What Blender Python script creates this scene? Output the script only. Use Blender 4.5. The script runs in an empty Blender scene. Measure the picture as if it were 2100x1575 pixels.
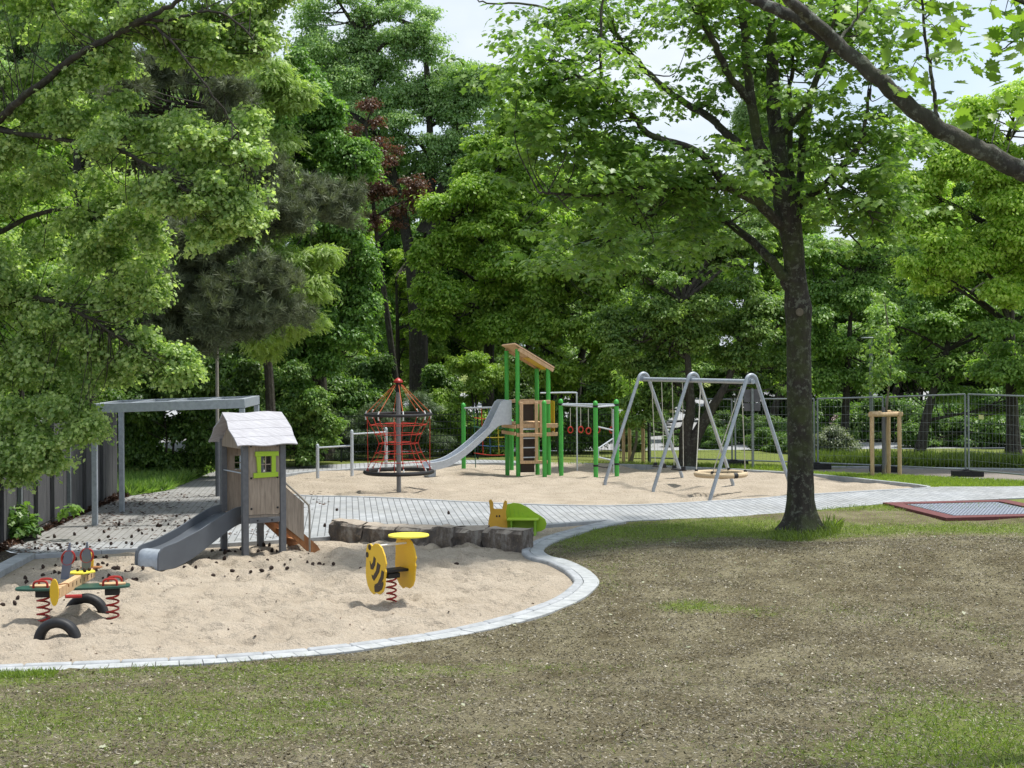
import bpy, math, random
import numpy as np
from mathutils import Vector, Matrix
from mathutils.geometry import delaunay_2d_cdt

rng = np.random.default_rng(7)
random.seed(7)
scene = bpy.context.scene
COL = scene.collection
R = math.radians

# ------------------------------------------------------------------ camera model
F, YH, CH, ROLL = 3150.0, 708.0, 3.4, R(0.4)
cr, sr = math.cos(ROLL), math.sin(ROLL)
def ray(px, py):
    u = (px - 1050) / F; v = (YH - py) / F
    return np.array([cr*u + sr*v, 1.0, -sr*u + cr*v])
def G(px, py, z=0.0):
    d = ray(px, py); t = (z - CH) / d[2]
    return np.array([d[0]*t, t, z])
def W(px, py, Y):
    d = ray(px, py)
    return np.array([d[0]*Y, Y, CH + d[2]*Y])
def Z(px, py, Y):
    return W(px, py, Y)[2]

cam = bpy.data.cameras.new("camera"); cam.sensor_width = 36.0
cam.lens = F / 2100 * 36; cam.shift_y = -(787.5 - YH) / 2100
cam.clip_end = 2000; cam.clip_start = 0.1
camo = bpy.data.objects.new("camera", cam); COL.objects.link(camo)
camo.location = (0, 0, CH); camo.rotation_euler = (R(90), ROLL, 0)
# roll about the view axis: build the matrix from right / up / back
camo.matrix_world = Matrix(((cr, sr, 0, 0), (0, 0, -1, 0), (-sr, cr, 0, CH), (0, 0, 0, 1)))
scene.camera = camo

# ------------------------------------------------------------------ noise
def _h(ix, iy, seed):
    n = (ix.astype(np.int64)*374761393 + iy.astype(np.int64)*668265263 + seed*1274126177) & 0x7fffffff
    n = ((n ^ (n >> 13)) * 1274126177) & 0x7fffffff
    return ((n ^ (n >> 16)) & 0xffff) / 65535.0
def vn(x, y, s, seed=0):
    x = np.asarray(x, float)/s; y = np.asarray(y, float)/s
    ix = np.floor(x); iy = np.floor(y); fx = x-ix; fy = y-iy
    fx = fx*fx*(3-2*fx); fy = fy*fy*(3-2*fy)
    a = _h(ix, iy, seed); b = _h(ix+1, iy, seed); c = _h(ix, iy+1, seed); d = _h(ix+1, iy+1, seed)
    return (a*(1-fx)+b*fx)*(1-fy) + (c*(1-fx)+d*fx)*fy
def LZ(x, y):
    x = np.asarray(x, float); y = np.asarray(y, float)
    t = np.clip(15.3-y, -30, 16)
    z = 0.1125*np.where(t > 6, t, np.log1p(np.exp(np.clip(t*1.2, -30, 30)))/1.2)
    z = z + 0.22*np.exp(-(((x-7.5)/3.2)**2 + ((y-24.0)/2.2)**2))
    return z + (vn(x, y, 1.1, 3)-.5)*0.05 + (vn(x, y, .35, 4)-.5)*0.025 - 0.012

# ------------------------------------------------------------------ materials
def _nt(name):
    m = bpy.data.materials.new(name); m.use_nodes = True
    nt = m.node_tree; b = nt.nodes["Principled BSDF"]
    return m, nt, b
def _noise(nt, scale, detail=4, coord='Object', stretch=None, rough=.6):
    tc = nt.nodes.new("ShaderNodeTexCoord"); n = nt.nodes.new("ShaderNodeTexNoise")
    n.inputs['Scale'].default_value = scale; n.inputs['Detail'].default_value = detail
    n.inputs['Roughness'].default_value = rough
    src = tc.outputs[coord]
    if stretch:
        mp = nt.nodes.new("ShaderNodeMapping"); mp.inputs['Scale'].default_value = stretch
        nt.links.new(src, mp.inputs[0]); src = mp.outputs[0]
    nt.links.new(src, n.inputs['Vector'])
    return n
def _ramp(nt, fac, stops):
    r = nt.nodes.new("ShaderNodeValToRGB")
    e = r.color_ramp.elements
    while len(e) < len(stops): e.new(0.5)
    for k, (p, c) in enumerate(stops):
        e[k].position = p; e[k].color = (*c, 1) if len(c) == 3 else c
    nt.links.new(fac, r.inputs[0])
    return r
def _mix(nt, fac, a, b, mode='MIX'):
    m = nt.nodes.new("ShaderNodeMix"); m.data_type = 'RGBA'; m.blend_type = mode
    for sock, v in ((m.inputs[0], fac), (m.inputs[6], a), (m.inputs[7], b)):
        if isinstance(v, (int, float)): sock.default_value = v
        elif isinstance(v, tuple): sock.default_value = (*v, 1)
        else: nt.links.new(v, sock)
    return m.outputs[2]
def _bump(nt, b, h, strength, dist):
    bp = nt.nodes.new("ShaderNodeBump"); bp.inputs['Strength'].default_value = strength
    bp.inputs['Distance'].default_value = dist
    nt.links.new(h, bp.inputs['Height']); nt.links.new(bp.outputs[0], b.inputs['Normal'])
def MAT(name, c, rough=.5, c2=None, scale=6, metal=0, bump=0, stretch=None, spec=.4, lo=.35, hi=.65):
    m, nt, b = _nt(name)
    c2 = c2 or tuple(v*.72 for v in c)
    n = _noise(nt, scale, 6, stretch=stretch)
    r = _ramp(nt, n.outputs[0], [(lo, c2), (hi, c)])
    nt.links.new(r.outputs[0], b.inputs['Base Color'])
    b.inputs['Roughness'].default_value = rough; b.inputs['Metallic'].default_value = metal
    b.inputs['Specular IOR Level'].default_value = spec
    if bump:
        n2 = _noise(nt, scale*5, 5, stretch=stretch)
        _bump(nt, b, n2.outputs[0], bump, .01)
    return m
def LEAF(name, dark, light, trans=.45, rough=.42, tl=(1.27, 1.4, .6), spec=.45):
    m, nt, b = _nt(name)
    at = nt.nodes.new("ShaderNodeAttribute"); at.attribute_name = 'tint'
    oi = nt.nodes.new("ShaderNodeObjectInfo")
    r = _ramp(nt, at.outputs['Fac'], [(0, dark), (1, light)])
    hs = nt.nodes.new("ShaderNodeHueSaturation")
    mp = nt.nodes.new("ShaderNodeMapRange"); mp.inputs[3].default_value = .85; mp.inputs[4].default_value = 1.2
    nt.links.new(oi.outputs['Random'], mp.inputs[0]); nt.links.new(mp.outputs[0], hs.inputs['Value'])
    nt.links.new(r.outputs[0], hs.inputs['Color'])
    nt.links.new(hs.outputs[0], b.inputs['Base Color'])
    b.inputs['Roughness'].default_value = rough; b.inputs['Specular IOR Level'].default_value = spec
    t = nt.nodes.new("ShaderNodeBsdfTranslucent")
    tc = _mix(nt, 1.0, hs.outputs[0], tl, 'MULTIPLY')
    nt.links.new(tc, t.inputs[0])
    mx = nt.nodes.new("ShaderNodeMixShader"); mx.inputs[0].default_value = trans
    nt.links.new(b.outputs[0], mx.inputs[1]); nt.links.new(t.outputs[0], mx.inputs[2])
    nt.links.new(mx.outputs[0], nt.nodes["Material Output"].inputs[0])
    return m

def BARK(name, c1, c2, lichen=(.16, .17, .13), moss=.0):
    m, nt, b = _nt(name)
    n = _noise(nt, 9, 6, stretch=(1, 1, .25)); r = _ramp(nt, n.outputs[0], [(.35, c1), (.65, c2)])
    n2 = _noise(nt, 11, 7, rough=.7); k = _ramp(nt, n2.outputs[0], [(.53, (0, 0, 0)), (.60, (1, 1, 1))])
    col = _mix(nt, k.outputs[0], r.outputs[0], lichen)
    n3 = _noise(nt, 1.6, 4); k3 = _ramp(nt, n3.outputs[0], [(.45, (0, 0, 0)), (.62, (moss,)*3)])
    col = _mix(nt, k3.outputs[0], col, (.05, .065, .015))
    nt.links.new(col, b.inputs['Base Color']); b.inputs['Roughness'].default_value = .9
    n4 = _noise(nt, 26, 6, stretch=(1, 1, .3)); _bump(nt, b, n4.outputs[0], .9, .03)
    return m

# sand
def sand_mat():
    m, nt, b = _nt("sand_material")
    n = _noise(nt, 1.3, 6); r = _ramp(nt, n.outputs[0], [(.3, (.40, .338, .262)), (.7, (.525, .452, .36))])
    n2 = _noise(nt, 60, 3); r2 = _ramp(nt, n2.outputs[0], [(.3, (.8, .8, .8)), (.7, (1.08, 1.08, 1.08))])
    c = _mix(nt, 1.0, r.outputs[0], r2.outputs[0], 'MULTIPLY')
    n3 = _noise(nt, 11, 4); k = _ramp(nt, n3.outputs[0], [(.64, (0, 0, 0)), (.74, (.55, .55, .55))])
    c = _mix(nt, k.outputs[0], c, (.27, .20, .13))
    nt.links.new(c, b.inputs['Base Color']); b.inputs['Roughness'].default_value = .95
    b.inputs['Specular IOR Level'].default_value = .1
    n4 = _noise(nt, 13, 7, rough=.65); _bump(nt, b, n4.outputs[0], 1.0, .09)
    return m
def paving_mat():
    m, nt, b = _nt("paving_material")
    tc = nt.nodes.new("ShaderNodeTexCoord"); mp = nt.nodes.new("ShaderNodeMapping")
    mp.inputs['Rotation'].default_value = (0, 0, R(-96.2))
    nt.links.new(tc.outputs['Object'], mp.inputs[0])
    br = nt.nodes.new("ShaderNodeTexBrick")
    br.inputs['Scale'].default_value = 1; br.inputs['Brick Width'].default_value = .26
    br.inputs['Row Height'].default_value = .13; br.inputs['Mortar Size'].default_value = .010
    br.inputs['Mortar Smooth'].default_value = .3; br.inputs['Bias'].default_value = 0
    br.inputs['Color1'].default_value = (.30, .315, .33, 1); br.inputs['Color2'].default_value = (.385, .40, .415, 1)
    br.inputs['Mortar'].default_value = (.115, .12, .125, 1)
    nt.links.new(mp.outputs[0], br.inputs['Vector'])
    n = _noise(nt, .8, 6); r = _ramp(nt, n.outputs[0], [(.3, (.8, .79, .76)), (.7, (1.06, 1.06, 1.06))])
    c = _mix(nt, 1.0, br.outputs[0], r.outputs[0], 'MULTIPLY')
    # fallen needles and dirt under the trees on the left
    at = nt.nodes.new("ShaderNodeAttribute"); at.attribute_name = 'dirt'
    n2 = _noise(nt, 9, 6, rough=.75)
    mm = nt.nodes.new("ShaderNodeMath"); mm.operation = 'ADD'
    nt.links.new(at.outputs['Fac'], mm.inputs[0]); nt.links.new(n2.outputs[0], mm.inputs[1])
    k = _ramp(nt, mm.outputs[0], [(.80, (0, 0, 0)), (1.15, (.6, .6, .6))])
    c = _mix(nt, k.outputs[0], c, (.19, .175, .15))
    nt.links.new(c, b.inputs['Base Color']); b.inputs['Roughness'].default_value = .85
    b.inputs['Specular IOR Level'].default_value = .25
    _bump(nt, b, br.outputs['Fac'], -.4, .01)
    return m
def lawn_mat():
    m, nt, b = _nt("lawn_material")
    at = nt.nodes.new("ShaderNodeAttribute"); at.attribute_name = 'green'
    n = _noise(nt, 1.7, 8, rough=.7); r = _ramp(nt, n.outputs[0], [(.3, (.13, .114, .070)), (.55, (.21, .189, .120)), (.75, (.295, .268, .184))])
    n1 = _noise(nt, 38, 5, rough=.8); r1 = _ramp(nt, n1.outputs[0], [(.35, (.45, .42, .38)), (.5, (1, 1, 1)), (.68, (1.5, 1.45, 1.3))])
    c = _mix(nt, 1.0, r.outputs[0], r1.outputs[0], 'MULTIPLY')
    n6 = _noise(nt, 1.4, 4, stretch=(.8, .55, 1)); r6 = _ramp(nt, n6.outputs[0], [(.38, (.72, .69, .66)), (.60, (1.12, 1.12, 1.13))])
    c = _mix(nt, 1.0, c, r6.outputs[0], 'MULTIPLY')
    n2 = _noise(nt, 14, 6, rough=.8)
    g = _ramp(nt, n2.outputs[0], [(.3, (.105, .14, .032)), (.7, (.24, .29, .07))])
    mm = nt.nodes.new("ShaderNodeMath"); mm.operation = 'ADD'
    n3 = _noise(nt, 5, 8, rough=.8)
    m2 = nt.nodes.new("ShaderNodeMath"); m2.operation = 'MULTIPLY_ADD'; m2.inputs[1].default_value = 1.9; m2.inputs[2].default_value = -.45
    nt.links.new(n3.outputs[0], m2.inputs[0])
    nt.links.new(at.outputs['Fac'], mm.inputs[0]); nt.links.new(m2.outputs[0], mm.inputs[1])
    k = _ramp(nt, mm.outputs[0], [(.66, (0, 0, 0)), (1.05, (.9, .9, .9))])
    c = _mix(nt, k.outputs[0], c, g.outputs[0])
    nt.links.new(c, b.inputs['Base Color']); b.inputs['Roughness'].default_value = .95
    b.inputs['Specular IOR Level'].default_value = .1
    n4 = _noise(nt, 45, 6, rough=.8); _bump(nt, b, n4.outputs[0], .9, .04)
    return m

M = {}
M['sand'] = sand_mat(); M['paving'] = paving_mat(); M['lawn'] = lawn_mat()
M['gravel'] = MAT("gravel_material", (.27, .24, .21), .95, (.16, .14, .12), 30, bump=.6)
M['yard'] = MAT("yard_material", (.36, .37, .38), .9, (.27, .27, .28), 2)
M['mast'] = MAT("grey_mast_paint", (.22, .22, .225), .45, (.18, .18, .185), 5)
M['kerb'] = MAT("kerb_stone", (.41, .425, .43), .8, (.29, .305, .305), 5, bump=.15)
M['edging'] = MAT("edging_stone", (.37, .385, .40), .8, (.27, .285, .295), 5, bump=.15)
M['soil'] = MAT("dark_soil", (.06, .042, .03), .95, (.025, .018, .013), 18, bump=.8)
M['steel'] = MAT("galvanised_steel", (.40, .44, .49), .42, (.31, .345, .39), 14, metal=.2)
M['steel_light'] = MAT("brushed_steel", (.56, .60, .65), .35, (.46, .50, .55), 14, metal=.2)
M['grey_post'] = MAT("grey_recycled_post", (.135, .14, .15), .6, (.105, .11, .12), 14, bump=.05)
M['slide_grey'] = MAT("grey_slide_plastic", (.10, .112, .13), .42, (.085, .095, .11), 3)
M['silver_wood'] = MAT("weathered_roof_wood", (.45, .45, .49), .7, (.33, .325, .355), 5, stretch=(1, 8, 1), bump=.1)
M['beige_wood'] = MAT("weathered_wall_wood", (.36, .30, .24), .7, (.235, .19, .15), 5, stretch=(7, 7, .7), bump=.1)
M['orange_wood'] = MAT("orange_stained_wood", (.36, .165, .06), .6, (.24, .10, .04), 5, stretch=(1, 6, 1))
M['lime'] = MAT("lime_green_board", (.36, .55, .035), .45, (.33, .50, .03), 4)
M['lime_dark'] = MAT("leaf_green_board", (.25, .46, .04), .45, (.22, .41, .035), 4)
M['yellow'] = MAT("yellow_board", (.72, .46, .03), .42, (.66, .41, .025), 3)
M['yellow_orange'] = MAT("amber_board", (.66, .37, .04), .45, (.60, .33, .035), 3)
M['lemon'] = MAT("lemon_board", (.82, .72, .08), .42, (.76, .66, .07), 3)
M['stripe'] = MAT("brown_stripe", (.045, .03, .02), .5)
M['black'] = MAT("black_rubber", (.016, .016, .018), .6, (.010, .010, .011), 9)
M['tyre'] = MAT("tyre_rubber", (.020, .021, .024), .55, (.012, .012, .014), 12, bump=.2)
M['red'] = MAT("red_powder_coat", (.36, .025, .02), .38, (.28, .018, .015), 6)
M['red_rope'] = MAT("red_rope", (.52, .045, .025), .7, (.38, .03, .02), 40)
M['orange_rope'] = MAT("orange_rope", (.55, .13, .04), .7, (.42, .09, .03), 40)
M['white'] = MAT("white_plastic", (.75, .75, .74), .4, (.66, .66, .65), 9)
M['dark_green'] = MAT("dark_green_board", (.028, .085, .062), .42, (.02, .065, .05), 5)
M['pale_wood'] = MAT("pale_larch_wood", (.58, .40, .22), .6, (.45, .30, .16), 6, stretch=(6, 6, 1), bump=.06)
M['tower_wood'] = MAT("robinia_wood", (.68, .46, .28), .6, (.52, .33, .18), 6, stretch=(6, 6, 1), bump=.06)
M['dark_panel'] = MAT("dark_brown_panel", (.05, .03, .02), .55, (.035, .02, .014), 6)
M['green_post'] = MAT("green_painted_post", (.075, .42, .07), .42, (.062, .37, .06), 3)
M['blue_grey'] = MAT("blue_grey_board", (.14, .16, .22), .45, (.11, .13, .18), 4)
M['roof_dark'] = MAT("tower_roof_felt", (.035, .035, .03), .8)
M['stake'] = MAT("stake_wood", (.55, .40, .23), .7, (.40, .28, .15), 8, stretch=(5, 5, 1), bump=.1)
M['fence_dark'] = MAT("dark_fence_board", (.105, .105, .108), .75, (.060, .060, .064), 5, stretch=(6, 6, .6), bump=.15)
M['wire'] = MAT("fence_wire", (.25, .28, .29), .5, (.19, .215, .225), 20, metal=.4)
M['green_wire'] = MAT("dark_green_wire", (.012, .022, .018), .5)
M['concrete_dark'] = MAT("recycled_foot_block", (.03, .03, .032), .9, (.02, .02, .02), 20)
M['label'] = MAT("yellow_label", (.65, .66, .30), .5)
M['stone'] = None
M['rubber_red'] = MAT("red_brown_rubber_tile", (.15, .05, .05), .85, (.11, .036, .036), 30, bump=.3)
M['mat'] = MAT("trampoline_slats", (.38, .41, .48), .5, (.30, .33, .39), 12)
M['beige_rope'] = MAT("beige_rope_wrap", (.58, .46, .30), .8, (.48, .37, .24), 40)
M['rope_pale'] = MAT("pale_rope", (.60, .58, .50), .7)
M['rope_green'] = MAT("green_rope", (.03, .14, .09), .7)
M['rope_blue'] = MAT("blue_rope", (.03, .10, .24), .7)
M['rope_yellow'] = MAT("yellow_rope", (.65, .50, .06), .7)
M['cone'] = MAT("pine_cone_brown", (.050, .030, .022), .8, (.022, .012, .009), 60, bump=.5)
M['pole'] = MAT("lamp_pole_paint", (.30, .28, .24), .5, (.24, .22, .19), 5)
M['lamp'] = MAT("lamp_glass", (.6, .6, .58), .3)
M['sign_back'] = MAT("grey_sign_back", (.11, .11, .12), .6)
M['bark'] = BARK("maple_bark", (.016, .013, .010), (.042, .035, .027), (.115, .12, .092), .7)
M['bark_near'] = BARK("lichen_bark", (.026, .024, .021), (.075, .070, .06), (.17, .18, .15), .35)
M['bark_far'] = BARK("dark_bark", (.018, .015, .012), (.045, .037, .03), (.07, .07, .055), .2)
M['bark_young'] = BARK("young_bark", (.12, .10, .075), (.19, .165, .12), (.2, .19, .15), .2)

def stone_mat():
    m, nt, b = _nt("quarry_stone")
    n = _noise(nt, 2.3, 8, rough=.7, stretch=(1.6, 1.6, .6))
    r = _ramp(nt, n.outputs[0], [(.3, (.035, .033, .033)), (.45, (.075, .066, .060)), (.56, (.125, .10, .08)), (.66, (.25, .23, .205))])
    n2 = _noise(nt, 5, 8, rough=.8); k = _ramp(nt, n2.outputs[0], [(.57, (0, 0, 0)), (.64, (.7, .7, .7))])
    c = _mix(nt, k.outputs[0], r.outputs[0], (.22, .18, .13))
    # sawn, sand-dusted upper faces
    ge = nt.nodes.new("ShaderNodeNewGeometry"); sx = nt.nodes.new("ShaderNodeSeparateXYZ")
    nt.links.new(ge.outputs['True Normal'], sx.inputs[0])
    k2 = _ramp(nt, sx.outputs['Z'], [(.55, (0, 0, 0)), (.85, (1, 1, 1))])
    n5 = _noise(nt, 4, 6); top = _ramp(nt, n5.outputs[0], [(.3, (.30, .25, .20)), (.7, (.44, .38, .31))])
    c = _mix(nt, k2.outputs[0], c, top.outputs[0])
    nt.links.new(c, b.inputs['Base Color']); b.inputs['Roughness'].default_value = .85
    n3 = _noise(nt, 14, 7, rough=.7); _bump(nt, b, n3.outputs[0], .8, .04)
    return m
M['stone'] = stone_mat()
# foliage
L = {}
L['maple_left'] = LEAF("left_maple_leaf", (.18, .29, .09), (.54, .65, .28), .48)
L['maple_main'] = LEAF("main_maple_leaf", (.10, .19, .045), (.25, .37, .085), .48)
L['near'] = LEAF("near_maple_leaf", (0.145, 0.261, 0.043), (0.275, 0.406, 0.072), .55)
L['horn'] = LEAF("hornbeam_leaf", (.088, .19, .045), (.22, .38, .078), .45)
L['ash'] = LEAF("feathery_leaf", (.25, .37, .11), (.45, .58, .18), .48)
L['tall'] = LEAF("tall_tree_leaf", (.17, .28, .12), (.34, .46, .20), .46)
L['red'] = LEAF("copper_leaf", (.085, .045, .028), (.17, .09, .05), .38, tl=(1.4, 1, .8))
L['bright'] = LEAF("bright_maple_leaf", (.17, .305, .055), (.43, .58, .11), .50)
L['mid'] = LEAF("mid_green_leaf", (.125, .235, .065), (.32, .455, .12), .48)
L['right'] = LEAF("yellow_green_leaf", (.25, .40, .065), (.50, .62, .13), .50)
L['shrub'] = LEAF("shrub_leaf", (.10, .20, .05), (.27, .40, .10), .44)
L['grey_shrub'] = LEAF("silver_shrub_leaf", (.15, .19, .11), (.28, .32, .20), .35)
L['dark'] = LEAF("dark_shrub_leaf", (.07, .15, .04), (.18, .29, .065), .42)
L['pine'] = LEAF("pine_needle", (.085, .108, .06), (.225, .26, .15), .18, rough=.6)
L['juniper'] = LEAF("juniper_spray", (0.072, 0.123, 0.058), (0.160, 0.225, 0.102), .25)
L['blossom'] = LEAF("pale_blossom", (.45, .36, .34), (.66, .57, .54), .4, tl=(1.1, 1, 1))
L['grass'] = LEAF("grass_blade", (.08, .125, .025), (.24, .32, .06), .4)
L['lush'] = LEAF("lush_grass_blade", (.13, .20, .03), (.34, .44, .08), .45)
L['straw'] = LEAF("dry_litter", (.06, .05, .032), (.34, .30, .19), .1, tl=(1, 1, .9))
L['fallen'] = LEAF("fallen_leaf", (.20, .24, .13), (.45, .46, .32), .2, tl=(1, 1, .9))
L['duff'] = LEAF("brown_duff", (.035, .018, .012), (.12, .06, .035), .1, tl=(1, 1, .9))

# ------------------------------------------------------------------ mesh builder
ROOT = {}
def tag(o, label, cat, group=None, kind=None):
    if label: o['label'] = label
    if cat: o['category'] = cat
    if group: o['group'] = group
    if kind: o['kind'] = kind
    return o
def thing(name, label, cat, loc, group=None):
    o = bpy.data.objects.new(name, None); COL.objects.link(o)
    o.empty_display_size = .2; o.location = tuple(loc); ROOT[o.name] = np.array(loc, float)
    return tag(o, label, cat, group)
def frame_of(t, ref=None):
    t = t/np.linalg.norm(t)
    if ref is None:
        ref = np.array([0, 0, 1.]) if abs(t[2]) < .95 else np.array([1., 0, 0])
    a = np.cross(ref, t); a /= np.linalg.norm(a); b = np.cross(t, a)
    return t, a, b
class MB:
    def __init__(s): s.v = []; s.f = []; s.n = 0
    def add(s, v, f):
        v = np.asarray(v, float).reshape(-1, 3); s.v.append(v)
        s.f += [tuple(int(i)+s.n for i in q) for q in f]; s.n += len(v); return s
    def box(s, c, size, ax=None):
        ax = np.eye(3) if ax is None else np.asarray(ax, float)
        h = np.array(size, float)/2
        v = [np.array(c, float) + ax.T @ (h*np.array(k)) for k in ((-1,-1,-1),(1,-1,-1),(1,1,-1),(-1,1,-1),(-1,-1,1),(1,-1,1),(1,1,1),(-1,1,1))]
        return s.add(v, [(0,3,2,1),(4,5,6,7),(0,1,5,4),(1,2,6,5),(2,3,7,6),(3,0,4,7)])
    def bar(s, p, q, w, h, up=(0, 0, 1.)):
        p = np.array(p, float); q = np.array(q, float); d = q-p; Ln = np.linalg.norm(d); d /= Ln
        up = np.array(up, float); a = np.cross(up, d)
        if np.linalg.norm(a) < 1e-5: a = np.cross(np.array([1., 0, 0]), d)
        a /= np.linalg.norm(a); b = np.cross(d, a)
        return s.box((p+q)/2, (Ln, w, h), (d, a, b))
    def tube(s, path, r, n=8, cap=True, closed=False):
        P = [np.array(p, float) for p in path]; m = len(P)
        rr = [r]*m if np.isscalar(r) else list(r)
        T = []
        for i in range(m):
            if closed: t = P[(i+1) % m]-P[i-1]
            else: t = P[min(i+1, m-1)]-P[max(i-1, 0)]
            T.append(t/max(np.linalg.norm(t), 1e-9))
        _, a, b = frame_of(T[0]); V = []
        an = np.arange(n)*2*math.pi/n; ca, sa = np.cos(an)[:, None], np.sin(an)[:, None]
        for i in range(m):
            a = a - T[i]*np.dot(a, T[i]); a /= max(np.linalg.norm(a), 1e-9); b = np.cross(T[i], a)
            V.append(P[i] + rr[i]*(ca*a+sa*b))
        f = []
        for i in range(m if closed else m-1):
            i2 = (i+1) % m
            for k in range(n):
                k2 = (k+1) % n; f.append((i*n+k, i*n+k2, i2*n+k2, i2*n+k))
        if cap and not closed:
            f.append(tuple(range(n-1, -1, -1))); f.append(tuple((m-1)*n+k for k in range(n)))
        return s.add(np.vstack(V), f)
    def lathe(s, prof, c, n=16, axis=(0, 0, 1.)):
        t, a, b = frame_of(np.array(axis, float)); c = np.array(c, float)
        an = np.arange(n)*2*math.pi/n; V = []; f = []
        for (r, z) in prof: V.append(c + t*z + r*(np.cos(an)[:, None]*a + np.sin(an)[:, None]*b))
        for i in range(len(prof)-1):
            for k in range(n):
                k2 = (k+1) % n; f.append((i*n+k, i*n+k2, (i+1)*n+k2, (i+1)*n+k))
        f.append(tuple(range(n-1, -1, -1))); f.append(tuple((len(prof)-1)*n+k for k in range(n)))
        return s.add(np.vstack(V), f)
    def prism(s, pts, o, ux, uy, th, both=True):
        """outline pts (x,y) in plane o+x*ux+y*uy, extruded th along ux x uy (centred)"""
        o = np.array(o, float); ux = np.array(ux, float); uy = np.array(uy, float)
        nz = np.cross(ux, uy); nz /= np.linalg.norm(nz); n = len(pts)
        A = [o + x*ux + y*uy + nz*th/2 for x, y in pts]; B = [o + x*ux + y*uy - nz*th/2 for x, y in pts]
        f = [tuple(range(n)), tuple(range(2*n-1, n-1, -1))] + [(i, n+i, n+(i+1) % n, (i+1) % n) for i in range(n)]
        return s.add(A+B, f)
    def build(s, name, mat, parent=None, loc=None, smooth=35, bevel=0, label=None):
        v = np.vstack(s.v)
        if parent is not None:
            r = ROOT[parent.name]
        else: r = np.zeros(3) if loc is None else np.array(loc, float)
        me = bpy.data.meshes.new(name); me.from_pydata((v-r).tolist(), [], s.f); me.update()
        me.materials.append(mat)
        if smooth:
            me.polygons.foreach_set("use_smooth", [True]*len(me.polygons)); me.set_sharp_from_angle(angle=R(smooth))
        o = bpy.data.objects.new(name, me); COL.objects.link(o)
        if parent is not None: o.parent = parent
        else: o.location = tuple(r)
        ROOT[o.name] = r
        if bevel:
            bm = o.modifiers.new("bevel", 'BEVEL'); bm.width = bevel; bm.segments = 2; bm.limit_method = 'ANGLE'
        if label: o['label'] = label
        return o
def smooth_path(pts, n=6, closed=False):
    P = [np.array(p, float) for p in pts]; out = []; m = len(P)
    rngi = range(m if closed else m-1)
    for i in rngi:
        p0 = P[(i-1) % m] if (closed or i > 0) else 2*P[0]-P[1]
        p1 = P[i]; p2 = P[(i+1) % m]
        p3 = P[(i+2) % m] if (closed or i+2 < m) else 2*P[-1]-P[-2]
        for k in range(n):
            t = k/n
            out.append(.5*((2*p1)+(-p0+p2)*t+(2*p0-5*p1+4*p2-p3)*t*t+(-p0+3*p1-3*p2+p3)*t**3))
    if not closed: out.append(P[-1])
    return out
def resample(pts, step):
    P = np.array(pts); d = np.r_[0, np.cumsum(np.linalg.norm(np.diff(P, axis=0), axis=1))]
    n = max(2, int(round(d[-1]/step))+1); s = np.linspace(0, d[-1], n)
    return np.stack([np.interp(s, d, P[:, k]) for k in range(P.shape[1])], 1)
def copy_tree(o, parent=None):
    c = o.copy(); COL.objects.link(c); c.parent = parent
    for ch in o.children: copy_tree(ch, c)
    return c
def ellipse(cx, cy, a, b, n=20, rot=0):
    return [(cx+a*math.cos(t)*math.cos(rot)-b*math.sin(t)*math.sin(rot), cy+a*math.cos(t)*math.sin(rot)+b*math.sin(t)*math.cos(rot)) for t in [i*2*math.pi/n for i in range(n)]]
def helix(c, r, z0, z1, turns, n=16):
    m = int(turns*n); return [(c[0]+r*math.cos(2*math.pi*i/n), c[1]+r*math.sin(2*math.pi*i/n), z0+(z1-z0)*i/m) for i in range(m+1)]

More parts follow.
